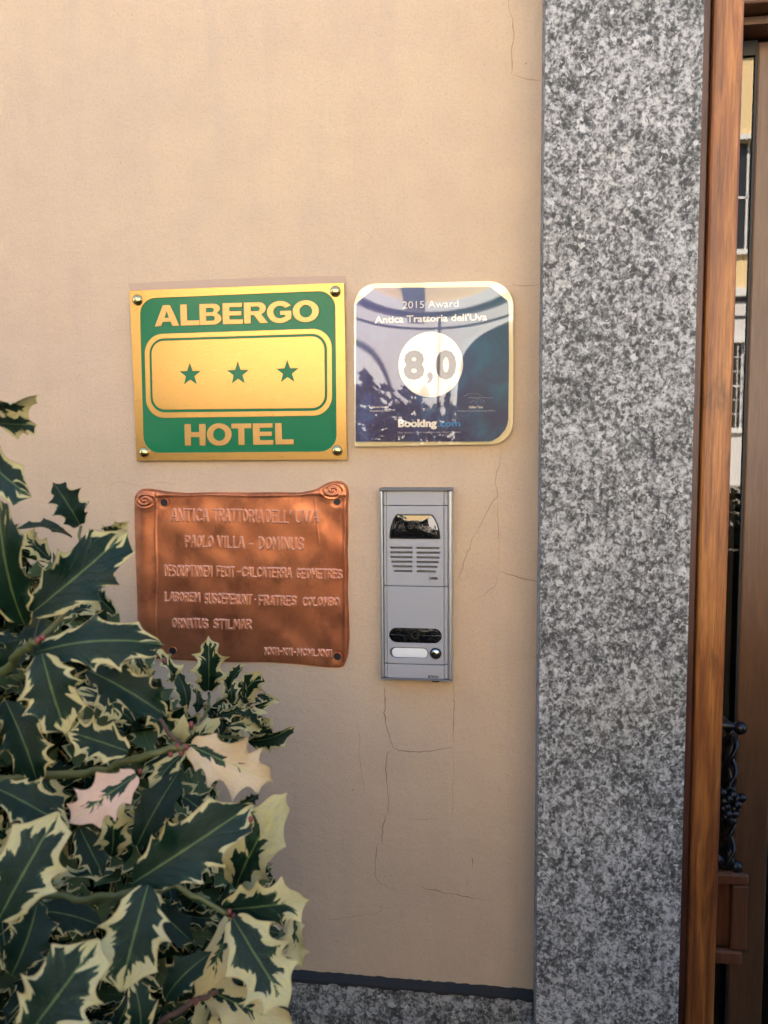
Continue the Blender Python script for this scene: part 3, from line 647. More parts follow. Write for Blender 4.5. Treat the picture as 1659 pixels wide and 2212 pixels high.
# ------------------------------------------------------------------ intercom
I = crop(1080, 1400, 3.568, -.022)
IX, IZ = I(500, 1120).x, I(500, 1120).z; IO = (IX, 0, IZ)
ic = thing('intercom', 'slim silver door intercom panel with camera window and one call button', 'intercom', IO)
Q = lambda x0, y0, x1, y1, r=0.0, n=6: qrect(I, [(x0, y0), (x1, y0), (x1, y1), (x0, y1)], r, n)
xl, xr = I(126, 1100).x, I(872, 1100).x; zt_, zb_ = I(500, 128).z, I(500, 2108).z
def ixz(x, y): p = I(x, y); return p.x, p.z
def ir(x0, y0, x1, y1):
    return rrect(IX + (x0 - 500) * KI, IZ + (1120 - y1) * KI, IX + (x1 - 500) * KI, IZ + (1120 - y0) * KI, 0)
KI = (zt_ - zb_) / 1980
def L(x, y): return (IX + (x - 500) * KI, IZ + (1120 - y) * KI)
def RR(x0, y0, x1, y1, r): a = L(x0, y1); b = L(x1, y0); return rrect(a[0], a[1], b[0], b[1], r)
box('back_box', (L(130, 0)[0], -.0165, L(0, 2100)[1]), (L(868, 0)[0], -.0003, L(0, 135)[1]), ALU2, ic, 0, IO)
for (a, b) in ((126, 156), (828, 870)):
    box('side_rail', (L(a, 0)[0], -.0245, L(0, 2106)[1]), (L(b, 0)[0], -.001, L(0, 146)[1]), ALU, ic, .0018, IO)
box('end_cap', (L(120, 0)[0], -.026, L(0, 145)[1]), (L(874, 0)[0], -.0005, L(0, 118)[1]), ALU2, ic, .0008, IO)
box('end_cap', (L(122, 0)[0], -.025, L(0, 2122)[1]), (L(872, 0)[0], -.0005, L(0, 2107)[1]), ALU2, ic, .0008, IO)
for (a, b) in ((160, 192), (784, 824)):
    for (y0, y1) in ((150, 294), (301, 1129), (1137, 1952), (1961, 2104)):
        box('module_edge', (L(a, 0)[0], -.0212, L(0, y1)[1]), (L(b, 0)[0], -.012, L(0, y0)[1]), SILVERP, ic, .0012, IO)
def front(nm, y0, y1, holes): shape(nm, [RR(194, y0, 782, y1, .0006)] + holes, -.0226, .005, SILVERP, ic, .0005, IO)
front('blank_module', 150, 294, [])
slots = []
for k, (a, b) in enumerate(((230, 738), (228, 741), (230, 738), (238, 730), (250, 716), (266, 698))):
    y = 735 + k * 48.6; slots += [RR(a, y - 11, 460, y + 11, .0014), RR(500, y - 11, b, y + 11, .0014)]
win = [L(*p) for p in [(225, 636), (222, 620), (228, 560), (245, 490), (268, 430), (288, 398), (305, 388), (655, 388), (672, 397), (695, 430), (722, 490), (740, 560), (747, 620), (745, 636), (735, 641), (233, 641)]]
win_in = [L(485 + (p[0] - 485) * .955, 515 + (p[1] - 515) * .93) for p in [(225, 636), (222, 620), (228, 560), (245, 490), (268, 430), (288, 398), (305, 388), (655, 388), (672, 397), (695, 430), (722, 490), (740, 560), (747, 620), (745, 636), (735, 641), (233, 641)]]
front('speaker_module', 301, 1129, slots + [win, RR(636, 1030, 724, 1068, .0026)])
front('camera_module', 1137, 1952, [RR(208, 1568, 765, 1732, .0112), RR(218, 1780, 622, 1892, .0075), circ(*L(697, 1836), .0080, 28)])
front('name_module', 1961, 2104, [])
shape('window_rim', [win, win_in], -.0232, .004, BLACKM, ic, .0003, IO)
def bulge(nm, loop, y, amp, mat, curv=(1, 1)):
    cx = sum(p[0] for p in loop) / len(loop); cz = sum(p[1] for p in loop) / len(loop); v = []; f = []; K = 10; M = len(loop)
    for k in range(1, K + 1):
        for p in loop:
            t = k / K; x = cx + (p[0] - cx) * t; z = cz + (p[1] - cz) * t; v.append((x - IX, y - amp * (1 - t * t), z - IZ))
    v.append((cx - IX, y - amp, cz - IZ)); c = len(v) - 1
    for i in range(M): f.append((c, i, (i + 1) % M))
    for k in range(K - 1):
        for i in range(M): f.append((k * M + i, (k + 1) * M + i, (k + 1) * M + (i + 1) % M, k * M + (i + 1) % M))
    return link(nm, mesh(nm, v, f, True), mat, ic)
def dens(loop, n=4):
    out = []
    for p, q in zip(loop, loop[1:] + loop[:1]):
        for k in range(n): out.append((p[0] + (q[0] - p[0]) * k / n, p[1] + (q[1] - p[1]) * k / n))
    return out
bulge('camera_window', dens(win_in), -.0222, .0022, BLACKG)
bulge('lens_cover', dens(RR(212, 1572, 761, 1728, .0108), 2), -.0218, .0012, BLACKG)
lc = L(485, 1645); shape('lens', [circ(lc[0], lc[1], .0056, 28), circ(lc[0], lc[1], .0042, 28)], -.0236, .0015, BLACKM, ic, .0003, IO)
bulge('name_label', dens(RR(240, 1788, 612, 1886, .0062), 2), -.0212, .0006, WHITE_L)
bc = L(697, 1836); MB().ball((bc[0], -.0205, bc[1]), .0073, 1, .6, 1, 24, 12).build('call_button', CHROME, ic, True, 0, IO)
shape('button_collar', [circ(bc[0], bc[1], .0079, 28), circ(bc[0], bc[1], .0068, 28)], -.0236, .003, BLACKM, ic, .0003, IO)
a = L(672, 2081); text('maker_lettering', 'BITRON', a, 28 * KI, -.0229, BLACKM, ic, .03, 106 * KI, IO)
box('cover_screw', (L(655, 0)[0], -.020, L(0, 2146)[1]), (L(735, 0)[0], -.010, L(0, 2122)[1]), BLACKM, ic, .001, IO)

# ------------------------------------------------------------------ house across the square (seen in the reflections)
CREAM = plain('cream_render', (.82, .61, .32), .9); PALE = plain('pale_render', (.72, .69, .66), .9); WHT = plain('white_stone', (.78, .77, .74), .8)
DKW = plain('dark_window', (.02, .02, .022), .15); SHUT = plain('dark_green_shutter', (.03, .035, .028), .6); LEADG = plain('dark_metal_and_shadow', (.035, .035, .045), .6)
FY = -24.0
oh = thing('house', 'cream and white house with an arched gateway across the square, mirrored in the award', 'house', (0, FY, 0)); OO = (0, FY, 0)
def archpts(cx, zs, r, n=24): return [(cx + r * math.cos(math.pi * k / n), zs + r * math.sin(math.pi * k / n)) for k in range(n + 1)]
ground_loop = [(-24, 0), (24, 0), (24, 5.35), (-24, 5.35)]
gate = [(2.2, .02)] + archpts(.6, 3.0, 1.6) + [(-1.0, .02)]
wins_g = [(-6.8, 1.66, -5.4, 4.1), (-9.6, 1.66, -8.2, 4.1), (6.2, 1.66, 7.7, 4.1), (9.2, 1.66, 10.7, 4.1), (13, 1.66, 14.5, 4.1), (17, 1.66, 18.5, 4.1), (-13.5, 1.66, -12, 4.1), (-18, 1.66, -16.5, 4.1)]
wins_u = [(x - .7, 6.7, x + .7, 9.7) for x in (-20.5, -17, -13.5, -10.5, -7.6, -4.7, 3.4, 6.95, 10.4, 14, 17.5, 21)]
# curve shape() faces -y; the far facade must face +y, so build from boxes with a band layout
def far_shape(nm, loops, thick, mat, y1):   # front face at y1, towards +y
    o = shape(nm, loops, y1 - thick, thick, mat, oh, 0, OO); return o
far_shape('wall', [ground_loop, gate] + [rrect(*q, 0) for q in wins_g], .45, PALE, FY)
far_shape('upper_wall', [[(-24, 5.6), (24, 5.6), (24, 12.4), (-24, 12.4)]] + [rrect(*q, 0) for q in wins_u], .45, CREAM, FY - .03)
box('cornice', (-24.1, FY - .4, 5.38), (24.1, FY + .22, 5.62), WHT, oh, .02, OO); box('cornice_painted_shadow', (-24, FY - .4, 5.26), (24, FY + .06, 5.378), LEADG, oh, 0, OO)  # dark strip under the cornice is its shadow, put in as solid colour
box('string_course', (-24, FY - .4, 4.80), (24, FY + .05, 4.86), LEADG, oh, 0, OO)
box('eaves', (-24.3, FY - .5, 12.4), (24.3, FY + .6, 12.95), WHT, oh, .03, OO); box('roof', (-24.4, FY - 8, 12.96), (24.4, FY + .7, 13.2), plain('far_roof', (.3, .13, .07), .8), oh, 0, OO)
box('back_wall', (-24, FY - 8, 0), (24, FY - 1.6, 12.4), DKW, oh, 0, OO)
far_shape('gate_surround', [[(2.38, .02)] + archpts(.6, 3.0, 1.78) + [(-1.18, .02), (-1.0, .02)] + archpts(.6, 3.0, 1.6)[::-1] + [(2.2, .02)]], .1, WHT, FY + .12)
box('downpipe', (-1.97, FY + .002, 0), (-1.86, FY + .12, 5.25), LEADG, oh, .03, OO); box('downpipe_wall_strip', (-2.10, FY + .001, 0), (-1.98, FY + .03, 5.25), WHT, oh, 0, OO)
far_shape('portal_surround', [[(-4.35, .02), (-3.62, .02), (-3.62, 4.4), (-4.35, 4.4)]], .1, WHT, FY + .1)
box('portal_edge', (-3.615, FY + .001, 0), (-3.55, FY + .08, 4.45), LEADG, oh, 0, OO)
for q in wins_g + wins_u:
    x0, z0, x1, z1 = q
    wf = shape('window', [rrect(x0 - .12, z0 - .14, x1 + .12, z1 + .14, 0), rrect(x0, z0, x1, z1, 0)], FY - .05, .19, WHT, oh, 0, OO)
    box('pane', (x0, FY - .3, z0), (x1, FY - .25, z1), DKW, wf, 0, OO)
    fr = MB().box(((x0 + x1) / 2 - .03, FY - .24, z0), ((x0 + x1) / 2 + .03, FY - .2, z1)).box((x0, FY - .24, (z0 + z1) / 2 - .03), (x1, FY - .2, (z0 + z1) / 2 + .03)); fr.build('frame', WHT, wf, False, 0, OO)
    if z0 < 3:
        gb = MB()
        for k in range(9): gb.box((x0 + (x1 - x0) * k / 8 - .012, FY + .02, z0), (x0 + (x1 - x0) * k / 8 + .012, FY + .045, z1))
        for k in range(7): gb.box((x0, FY + .02, z0 + (z1 - z0) * k / 6 - .012), (x1, FY + .045, z0 + (z1 - z0) * k / 6 + .012))
        gb.build('window_bars', plain('pale_iron', (.4, .42, .38), .6) if False else PALE, wf, False, 0, OO)
    else:
        for (a, b) in ((x0 - .62, x0 - .02), (x1 + .02, x1 + .62)):
            box('shutter', (a, FY - .02, z0), (b, FY + .05, z1), SHUT, wf, .01, OO)
lan = thing('wall_lantern', 'dark iron lantern on the far house beside the gateway', 'lantern', (-2.6, FY, 5.8))
MB().box((-.22, .1, -.35), (.22, .5, .3)).build('lamp_body', LEADG, lan); MB().tube([(0, -.03, .1), (0, .3, .45)], .03, 6).build('bracket', LEADG, lan)

# ------------------------------------------------------------------ holly
def m_leaf():
    t = NT('holly_leaf'); uv = t.n('ShaderNodeUVMap'); uv.uv_map = 'leaf'; sp = t.n('ShaderNodeSeparateXYZ'); t.l(uv.outputs[0], sp.inputs[0])
    s_, tt = sp.outputs['X'], sp.outputs['Y']                     # s 0..1 along, t -1..1 across
    oi = t.n('ShaderNodeObjectInfo'); rnd = oi.outputs['Random']
    def attr(n):
        a_ = t.n('ShaderNodeAttribute'); a_.attribute_type = 'OBJECT'; a_.attribute_name = n; return a_.outputs['Fac']
    at = t.math('ABSOLUTE', tt)
    vein = t.math('SUBTRACT', t.math('MULTIPLY', s_, 7.5), t.math('MULTIPLY', at, 2.4))
    side = t.math('MULTIPLY', t.math('SIGN', tt), 3.7)
    cb = t.n('ShaderNodeCombineXYZ'); t.l(vein, cb.inputs[0]); t.l(t.math('ADD', side, t.math('MULTIPLY', rnd, 57)), cb.inputs[1]); t.l(t.math('MULTIPLY', at, .7), cb.inputs[2])
    nA = t.noise(cb.outputs[0], .85, 2, .6); 
    cb2 = t.n('ShaderNodeCombineXYZ'); t.l(t.math('MULTIPLY', s_, 4), cb2.inputs[0]); t.l(t.math('MULTIPLY', tt, 1.5), cb2.inputs[1]); t.l(t.math('MULTIPLY', rnd, 31), cb2.inputs[2])
    nB = t.noise(cb2.outputs[0], 9, 5, .65)
    edge = t.math('MAXIMUM', at, t.math('MULTIPLY', t.math('SUBTRACT', s_, .25), 1.22))          # the tip counts as margin too
    val = t.math('ADD', edge, t.math('MULTIPLY', t.math('SUBTRACT', nA, .5), 1.35)); val = t.math('ADD', val, t.math('MULTIPLY', t.math('SUBTRACT', nB, .5), .16))
    val = t.math('ADD', t.math('ADD', val, attr('cream')), t.math('MULTIPLY_ADD', rnd, .2, -.13))
    cr = t.ramp(val, [(.70, 0), (.725, 1)]); halo = t.ramp(val, [(.55, 0), (.62, 1), ])
    nC = t.noise(cb2.outputs[0], 3.5, 4)
    dark = t.mix(nC, (.004, .016, .012), (.010, .034, .015)); pt = t.ramp(t.noise(cb.outputs[0], 1.3, 2, .5), [(.48, 0), (.52, 1)])
    dark = t.mix(t.math('MULTIPLY', t.math('MULTIPLY', halo, pt), .35), dark, (.045, .095, .045))
    cream = t.mix(t.ramp(nC, [(.35, 0), (.7, 1)]), (.60, .54, .23), (.52, .47, .27)); cream = t.mix(attr('pink'), cream, (.70, .46, .36))
    cream = t.mix(t.math('MULTIPLY', t.ramp(nB, [(.55, 0), (.75, 1)]), .35), cream, (.36, .34, .12))
    cream = t.mix(t.math('MULTIPLY', t.ramp(at, [(.93, 0), (.99, 1)]), .6), cream, (.30, .16, .06))
    vq = t.ramp(t.math('ABSOLUTE', t.math('SUBTRACT', t.math('FRACT', t.math('ADD', vein, t.math('MULTIPLY', nB, .35))), .5)), [(.0, 1), (.07, 0)]); cream = t.mix(t.math('MULTIPLY', vq, .22), cream, (.30, .34, .12))
    col = t.mix(cr, dark, cream)
    mid = t.ramp(at, [(.018, 1), (.05, 0)]); col = t.mix(t.math('MULTIPLY', mid, .8), col, t.mix(cr, (.13, .20, .06), (.50, .50, .20)))
    vl = t.math('FRACT', vein); vln = t.ramp(t.math('ABSOLUTE', t.math('SUBTRACT', vl, .5)), [(.0, 1), (.04, 0)])
    col = t.mix(t.math('MULTIPLY', vln, .04), col, (.16, .24, .10))
    ge = t.n('ShaderNodeNewGeometry'); col = t.mix(t.math('MULTIPLY', ge.outputs['Backfacing'], .6), col, t.mix(cr, (.10, .15, .055), (.50, .48, .24)))
    t.set(Base_Color=col, Roughness=.22, Specular_IOR_Level=t.mix(cr, (.28, .28, .28), (.20, .20, .20)), Coat_Weight=.0, Coat_Roughness=.15)
    t.bump(t.math('ADD', t.math('MULTIPLY', vln, -.6), t.math('MULTIPLY', nB, 1.1)), .5, .0016)
    # a little light passes through the blade
    tl = t.n('ShaderNodeBsdfTranslucent'); t.l(col, tl.inputs[0]); mx = t.n('ShaderNodeMixShader'); mx.inputs[0].default_value = .12
    t.l(t.b.outputs[0], mx.inputs[1]); t.l(tl.outputs[0], mx.inputs[2]); t.l(mx.outputs[0], t.out.inputs[0]); return t.m
LEAF = m_leaf(); STEM = plain('green_stem', (.10, .12, .04), .45); TWIG = plain('brown_twig', (.10, .055, .035), .6); BARK = plain('grey_bark', (.09, .075, .055), .85); BUD = plain('red_bud', (.20, .045, .04), .45)
def leaf_mesh(nm, nsp, seed, hw=.26, fold=.12, wave=.07, arch=.10, twist=0, a=.42, ns=44, ntt=8):
    r = random.Random(seed); v = []; uvs = []; f = []
    ph = r.random() * 0.5
    for i in range(ns + 1):
        s = i / ns
        prof = (math.sin(math.pi * min(1, s * .93 + .035)) ** .75) * (1 - .12 * s)
        for j in range(-ntt // 2, ntt // 2 + 1):
            t = j / (ntt / 2); sd = 1 if t >= 0 else -1
            q = (s + .045 * math.sin(9 * s + seed * 2.3 + sd)) * nsp + (0.15 if sd > 0 else 0.45 + ph * .3); k = math.floor(q); p = q - k
            sp_f = 1 - a * (math.sin(math.pi * p) ** .62)
            tp = min(1, s * 9) * 1.0
            tipf = max(0, (s - .86) / .14)
            wd = hw * prof * (1 - (1 - sp_f) * min(1, s * 6)) * (1 - tipf ** 1.5) + .004
            x = s + .02 * math.sin(7 * s + seed) * abs(t) + .035 * (1 - p if p > .5 else -p) * 0 + .05 * abs(t) ** 3 * (sp_f - (1 - a)) / a * (1 - tipf)
            y = wd * t
            spik = (sp_f - (1 - a)) / a
            z = fold * abs(y) * 2.0 + wave * (abs(t) ** 2) * prof * math.cos(math.pi * (k + (p if p < .5 else p)) + (0 if sd > 0 else 1.4)) * (.4 + .6 * spik) - arch * (s - .45) ** 2 * 2 + twist * (s - .5) * y
            v.append((x, y, z)); uvs.append((s, t))
    M = ntt + 1
    for i in range(ns):
        for j in range(ntt): f.append((i * M + j, (i + 1) * M + j, (i + 1) * M + j + 1, i * M + j + 1))
    # petiole
    me = mesh(nm, v, f, True); ul = me.uv_layers.new(name='leaf')
    for lp_ in me.loops: ul.data[lp_.index].uv = uvs[lp_.vertex_index]
    me.materials.append(LEAF); return me
LV = [leaf_mesh('leaf', 4, 1, .27, .20, .065, .12, 0, .36), leaf_mesh('leaf', 5, 2, .25, .32, .075, .25, .4, .38), leaf_mesh('leaf', 4, 3, .29, .06, .08, .05, -.5, .44),
      leaf_mesh('leaf', 4, 4, .26, -.12, .07, .35, .6, .36), leaf_mesh('leaf', 4, 5, .31, .2, .14, .2, .2, .50), leaf_mesh('leaf', 3, 6, .26, .15, .05, .3, 0, .3), leaf_mesh('leaf', 4, 8, .30, .30, .20, .4, .9, .48)]
bush_base = Vector((-.78, -.62, 0))
bush = thing('holly_bush', 'variegated holly bush with spiny cream edged leaves in the lower left foreground', 'bush', bush_base)
bushO = bush_base
NLEAF = [0]
def leaf(B, T, halfw, roll, var, cream=0., pink=0., nrm=None, tiltx=0):
    ax = T - B; Ln = ax.length; X = ax.normalized()
    mid = (B + T) / 2; N0 = (CAM - mid).normalized() if nrm is None else nrm
    N1 = (N0 - X * N0.dot(X))
    if N1.length < 1e-3: N1 = Vector((0, 0, 1)) - X * X.z
    N1.normalize(); N1 = Matrix.Rotation(R_(roll), 3, X) @ N1; Yv = N1.cross(X)
    hwv = {0: .27, 1: .25, 2: .29, 3: .26, 4: .31, 5: .26, 6: .30}[var]
    sy = halfw / hwv / 1.0
    M = Matrix(((X.x * Ln, Yv.x * sy, N1.x * Ln, B.x - bushO.x), (X.y * Ln, Yv.y * sy, N1.y * Ln, B.y - bushO.y), (X.z * Ln, Yv.z * sy, N1.z * Ln, B.z - bushO.z), (0, 0, 0, 1)))
    o = bpy.data.objects.new('leaf', LV[var]); COL.objects.link(o); o.parent = bush; o.matrix_local = M
    o['cream'] = float(cream); o['pink'] = float(pink); NLEAF[0] += 1; return o
def hl(bx, by, bd, tx, ty, td, wpx, roll, var, cream=0, pink=0):
    B = P(bx, by, bd); T = P(tx, ty, td); return leaf(B, T, wpx / 2 * (bd + td) / 2 / 2427.7 * 1.08, roll, var, cream, pink)
HERO = [
 (-70, 1180, .62, 98, 1186, .60, 120, 62, 1, .1, 0), (-15, 1240, .60, 106, 1246, .58, 110, 35, 2, 0, 0), (-60, 1330, .60, 76, 1452, .57, 170, 25, 0, -.1, 0),
 (238, 1540, .66, 160, 1415, .64, 130, 10, 4, -.15, 0), (92, 1800, .56, 378, 1558, .60, 215, 8, 0, -.12, 0), (62, 1850, .55, -25, 1470, .52, 190, -20, 1, -.1, 0),
 (215, 1560, .70, 50, 1528, .68, 60, 60, 5, -.3, 0), (150, 1640, .70, 60, 1560, .68, 80, 20, 2, .25, 0), (300, 1560, .72, 372, 1535, .70, 70, 30, 4, .35, 0),
 (330, 1660, .66, 372, 1590, .64, 60, 20, 2, .1, 0), (230, 1760, .66, 300, 1700, .66, 70, 40, 6, .3, 0), (180, 1800, .64, 300, 1770, .66, 80, -30, 6, .25, 0),
 (98, 1892, .53, 482, 1862, .55, 190, -22, 3, -.08, 0), (120, 1915, .52, 190, 2148, .52, 205, 12, 0, -.06, 0), (255, 1955, .58, 490, 2090, .58, 150, -12, 1, -.12, 0),
 (395, 1910, .66, 440, 2000, .66, 80, 30, 6, .3, 0), (375, 2200, .58, 195, 2140, .58, 150, 15, 2, -.05, 0), (612, 2030, .86, 612, 1872, .84, 132, 5, 4, .12, 0),
 (676, 2066, .88, 768, 1968, .86, 105, 12, 2, .10, 0), (608, 2092, .86, 798, 2078, .84, 62, 50, 5, -.1, 0), (560, 2075, .80, 512, 1938, .80, 80, 45, 3, -.15, 0),
 (520, 2000, .74, 470, 1905, .72, 70, 40, 6, .2, 0), (556, 2185, .60, 800, 2292, .60, 205, 5, 4, .42, .45), (400, 2268, .56, 200, 2412, .54, 165, 5, 2, .36, .85),
 (515, 2190, .66, 540, 2105, .65, 62, 10, 5, 1.0, 0), (535, 2200, .64, 432, 2318, .62, 80, 25, 5, .28, 0), (540, 2185, .70, 645, 2112, .70, 72, 20, 3, .3, 0),
 (720, 2180, .86, 858, 2145, .84, 80, 35, 1, 0, 0), (640, 2130, .84, 745, 2080, .84, 90, 25, 6, .2, 0), (735, 2160, .88, 800, 2105, .88, 60, 20, 2, .15, 0),
 (700, 2110, .86, 640, 2060, .86, 70, 30, 4, .05, 0), (620, 2250, .80, 560, 2330, .80, 70, 20, 6, .3, 0), (600, 2280, .80, 640, 2355, .78, 60, 30, 2, .1, 0),
 (395, 2480, .60, 520, 2255, .62, 130, -10, 5, -.35, 0), (385, 2592, .54, 735, 2362, .56, 230, 6, 0, -.14, 0), (-10, 2700, .50, 165, 2385, .52, 250, -8, 0, -.02, 0),
 (330, 2520, .62, 335, 2350, .60, 150, 15, 4, .25, 0), (432, 2595, .52, 350, 2905, .50, 235, 4, 0, -.06, 0), (672, 2622, .62, 815, 2345, .60, 215, -14, 1, .38, 0),
 (652, 2668, .58, 905, 2640, .56, 180, 18, 2, .02, 0), (682, 2690, .56, 845, 2955, .54, 225, 6, 2, .10, 0), (690, 2680, .60, 582, 2935, .58, 130, -20, 5, .5, .15),
 (70, 3050, .46, 285, 2760, .48, 270, 5, 0, -.06, 0), (40, 2860, .52, 120, 2640, .54, 170, 20, 1, -.25, 0), (420, 3050, .54, 400, 2870, .54, 110, 20, 5, -.05, 0),
 (470, 2930, .56, 600, 2790, .56, 120, -25, 5, -.4, 0), (600, 2900, .60, 860, 3010, .58, 190, 10, 4, .4, .1), (640, 2920, .60, 700, 3060, .60, 150, 0, 2, .5, 0),
 (20, 2050, .60, 120, 2300, .60, 150, -10, 1, -.25, 0), (-20, 2300, .56, 200, 2420, .56, 160, -15, 0, -.05, 0), (60, 2420, .56, 10, 2560, .56, 120, 10, 4, .25, 0),
 (240, 2140, .66, 310, 2230, .66, 110, 0, 2, .12, 0), (230, 2420, .62, 300, 2560, .60, 110, 0, 3, -.2, 0), (100, 2660, .60, 300, 2700, .60, 130, -20, 5, -.3, 0),
 (860, 2690, .62, 880, 2840, .60, 100, 25, 4, .5, 0), (560, 2470, .68, 640, 2560, .68, 80, 0, 2, .1, 0), (430, 2060, .66, 520, 2160, .66, 100, 10, 6, .1, 0),
 (300, 2000, .64, 350, 2110, .64, 110, -5, 2, .15, 0), (0, 1980, .60, 60, 1880, .60, 110, 0, 1, -.2, 0), (440, 2640, .66, 560, 2760, .64, 120, 12, 0, -.3, 0),
 (0, 1640, .56, 40, 1530, .56, 80, 30, 4, .2, 0), (700, 2360, .64, 760, 2330, .64, 50, 20, 4, -.1, 0), (540, 2330, .66, 640, 2420, .66, 110, -20, 1, .02, 0)]
for h_ in HERO: hl(*h_)
# leaves filling the depth of the bush behind those, and the part of the bush out of frame
POLY = [(0, 1620), (90, 1640), (230, 1650), (330, 1790), (430, 1960), (520, 2060), (600, 2130), (680, 2190), (600, 2260), (610, 2380), (760, 2440), (800, 2560), (820, 2700), (800, 3000), (820, 3300), (-400, 3300), (-400, 1500)]
def inside(x, y):
    c = False
    for i in range(len(POLY)):
        (x1, y1), (x2, y2) = POLY[i], POLY[i - 1]
        if (y1 > y) != (y2 > y) and x < (x2 - x1) * (y - y1) / (y2 - y1) + x1: c = not c
    return c
CRi = CR.transposed()
def proj(p):
    q = CRi @ (p - CAM)
    if q.z > -.02: return None
    return ((829.5 + FPX * q.x / -q.z) / .73733, (1106 - FPX * q.y / -q.z) / .73733, -q.z)
def okpt(p, margin, near):
    q = proj(p)
    if q is None: return (p - CAM).length > .16 and p.x < -.22
    x, y, d = q
    if x < -margin or y > 3000 + margin * 1.5: return p.x < -.12 or p.z < 1.15
    return inside(x, y) and d > near
for k in range(34):                                   # the fine twigs at the bush's outer edge
    a_ = random.random(); bx_ = 560 + 190 * a_ + random.uniform(-35, 35); by_ = 2150 - 70 * a_ + random.uniform(-110, 120) * (1 - .5 * a_)
    if bx_ > 640 and by_ > 2190: continue
    dd = random.uniform(.80, .9); an = random.uniform(-2.6, .7); ln_ = random.uniform(55, 100)
    hl(bx_, by_, dd, bx_ + ln_ * math.cos(an), by_ + ln_ * math.sin(an), dd + random.uniform(-.03, .03), ln_ * random.uniform(.45, .8), random.uniform(-60, 60), random.randrange(7), random.choice([-.1, .05, .15, .3]))
cnt = 0; tries = 0
while cnt < 138 and tries < 20000:
    tries += 1
    x, y = random.uniform(-60, 830), random.uniform(1640, 3060); d = random.uniform(.68, .88)
    if not inside(x, y): continue
    B = P(x, y, d); q = Vector((random.gauss(0, 1), random.gauss(-.2, .6), random.gauss(.1, .8))).normalized(); ln = random.uniform(.045, .07); T = B + q * ln
    pt = proj(T)
    if not inside(pt[0], pt[1]) or T.y > -.05: continue
    leaf(B, T, ln * random.uniform(.2, .27), random.uniform(-55, 55), random.randrange(7), random.choice([-.3, -.15, -.05, .0, .1, .3]), 0); cnt += 1
cnt = 0; tries = 0
while cnt < 52 and tries < 40000:
    tries += 1
    B = Vector((random.uniform(-.95, -.26), random.uniform(-1.25, -.35), random.uniform(1.25, 1.62)))
    q = Vector((random.gauss(0, 1), random.gauss(0, 1), random.gauss(.3, .6))).normalized(); T = B + q * random.uniform(.045, .07)
    if not (okpt(B, 60, 9) and okpt(T, 60, 9)): continue
    leaf(B, T, .015, random.uniform(-60, 60), random.randrange(7), random.choice([-.2, 0, .2, .4]), 0, Vector((random.gauss(0, .5), random.gauss(0, .5), 1)).normalized()); cnt += 1
# the mass of further leaves (too many to pick apart)
def mass(name, parent, off, n, sampler, test=None):
    V = []; F = []; UV = []
    outl = [(0, 0), (.12, .10), (.22, .24), (.32, .15), (.45, .28), (.55, .16), (.68, .24), (.8, .10), (1, 0)]
    k = 0; tr = 0
    while k < n and tr < n * 30:
        tr += 1
        B = sampler(); q = Vector((random.gauss(0, 1), random.gauss(0, 1), random.gauss(.2, .7))).normalized(); ln = random.uniform(.045, .07)
        if test and not (test(B) and test(B + q * ln)): continue
        N1 = Vector((random.gauss(0, .6), random.gauss(-.2, .6), random.gauss(.7, .4))); N1 = (N1 - q * N1.dot(q)).normalized(); Y = N1.cross(q); b = len(V)
        for i, (s, t) in enumerate(outl): V.append(B + (q * s + N1 * (-.2 * s * s)) * ln - off); UV.append((s, 0))
        for sgn in (1, -1):
            for i, (s, t) in enumerate(outl[1:-1]): V.append(B + (q * s + Y * (t * sgn) + N1 * (.05 + .12 * (i % 2) - .2 * s * s)) * ln - off); UV.append((s, sgn))
        m = len(outl)
        for si in (0, 1):
            o_ = b + m + si * (m - 2); ring = lambda i: b if i == 0 else (b + m - 1 if i == m - 1 else o_ + i - 1)
            for i in range(m - 1):
                fc = [b + i, b + i + 1, ring(i + 1), ring(i)]; fc = [x for j, x in enumerate(fc) if x not in fc[:j]]
                if si == 0: fc = fc[::-1]
                if len(fc) > 2: F.append(tuple(fc))
        k += 1
    me = mesh(name, V, F, True); ul = me.uv_layers.new(name='leaf')
    vi = np.empty(len(me.loops), int); me.loops.foreach_get('vertex_index', vi); uv = np.array(UV)[vi]; ul.data.foreach_set('uv', uv.ravel())
    me.materials.append(LEAF); o = link(name, me, None, parent); return o
def samp():
    if random.random() < .5:
        for _ in range(200):
            x, y = random.uniform(-150, 840), random.uniform(1620, 3250)
            if inside(x, y) and (x < 600 or y > 2350): return P(x, y, random.uniform(.72, .93))
    while True:
        p = Vector((random.uniform(-1.3, .0), random.uniform(-1.15, -.12), random.uniform(.35, 1.5)))
        e = ((p.x + .75) / .58) ** 2 + ((p.y + .62) / .5) ** 2 + ((p.z - .85) / .68) ** 2
        if e < 1: return p
fo = mass('foliage', bush, bushO, 5200, samp, lambda p: okpt(p, 40, .73)); fo['kind'] = 'stuff'; fo['cream'] = -.05
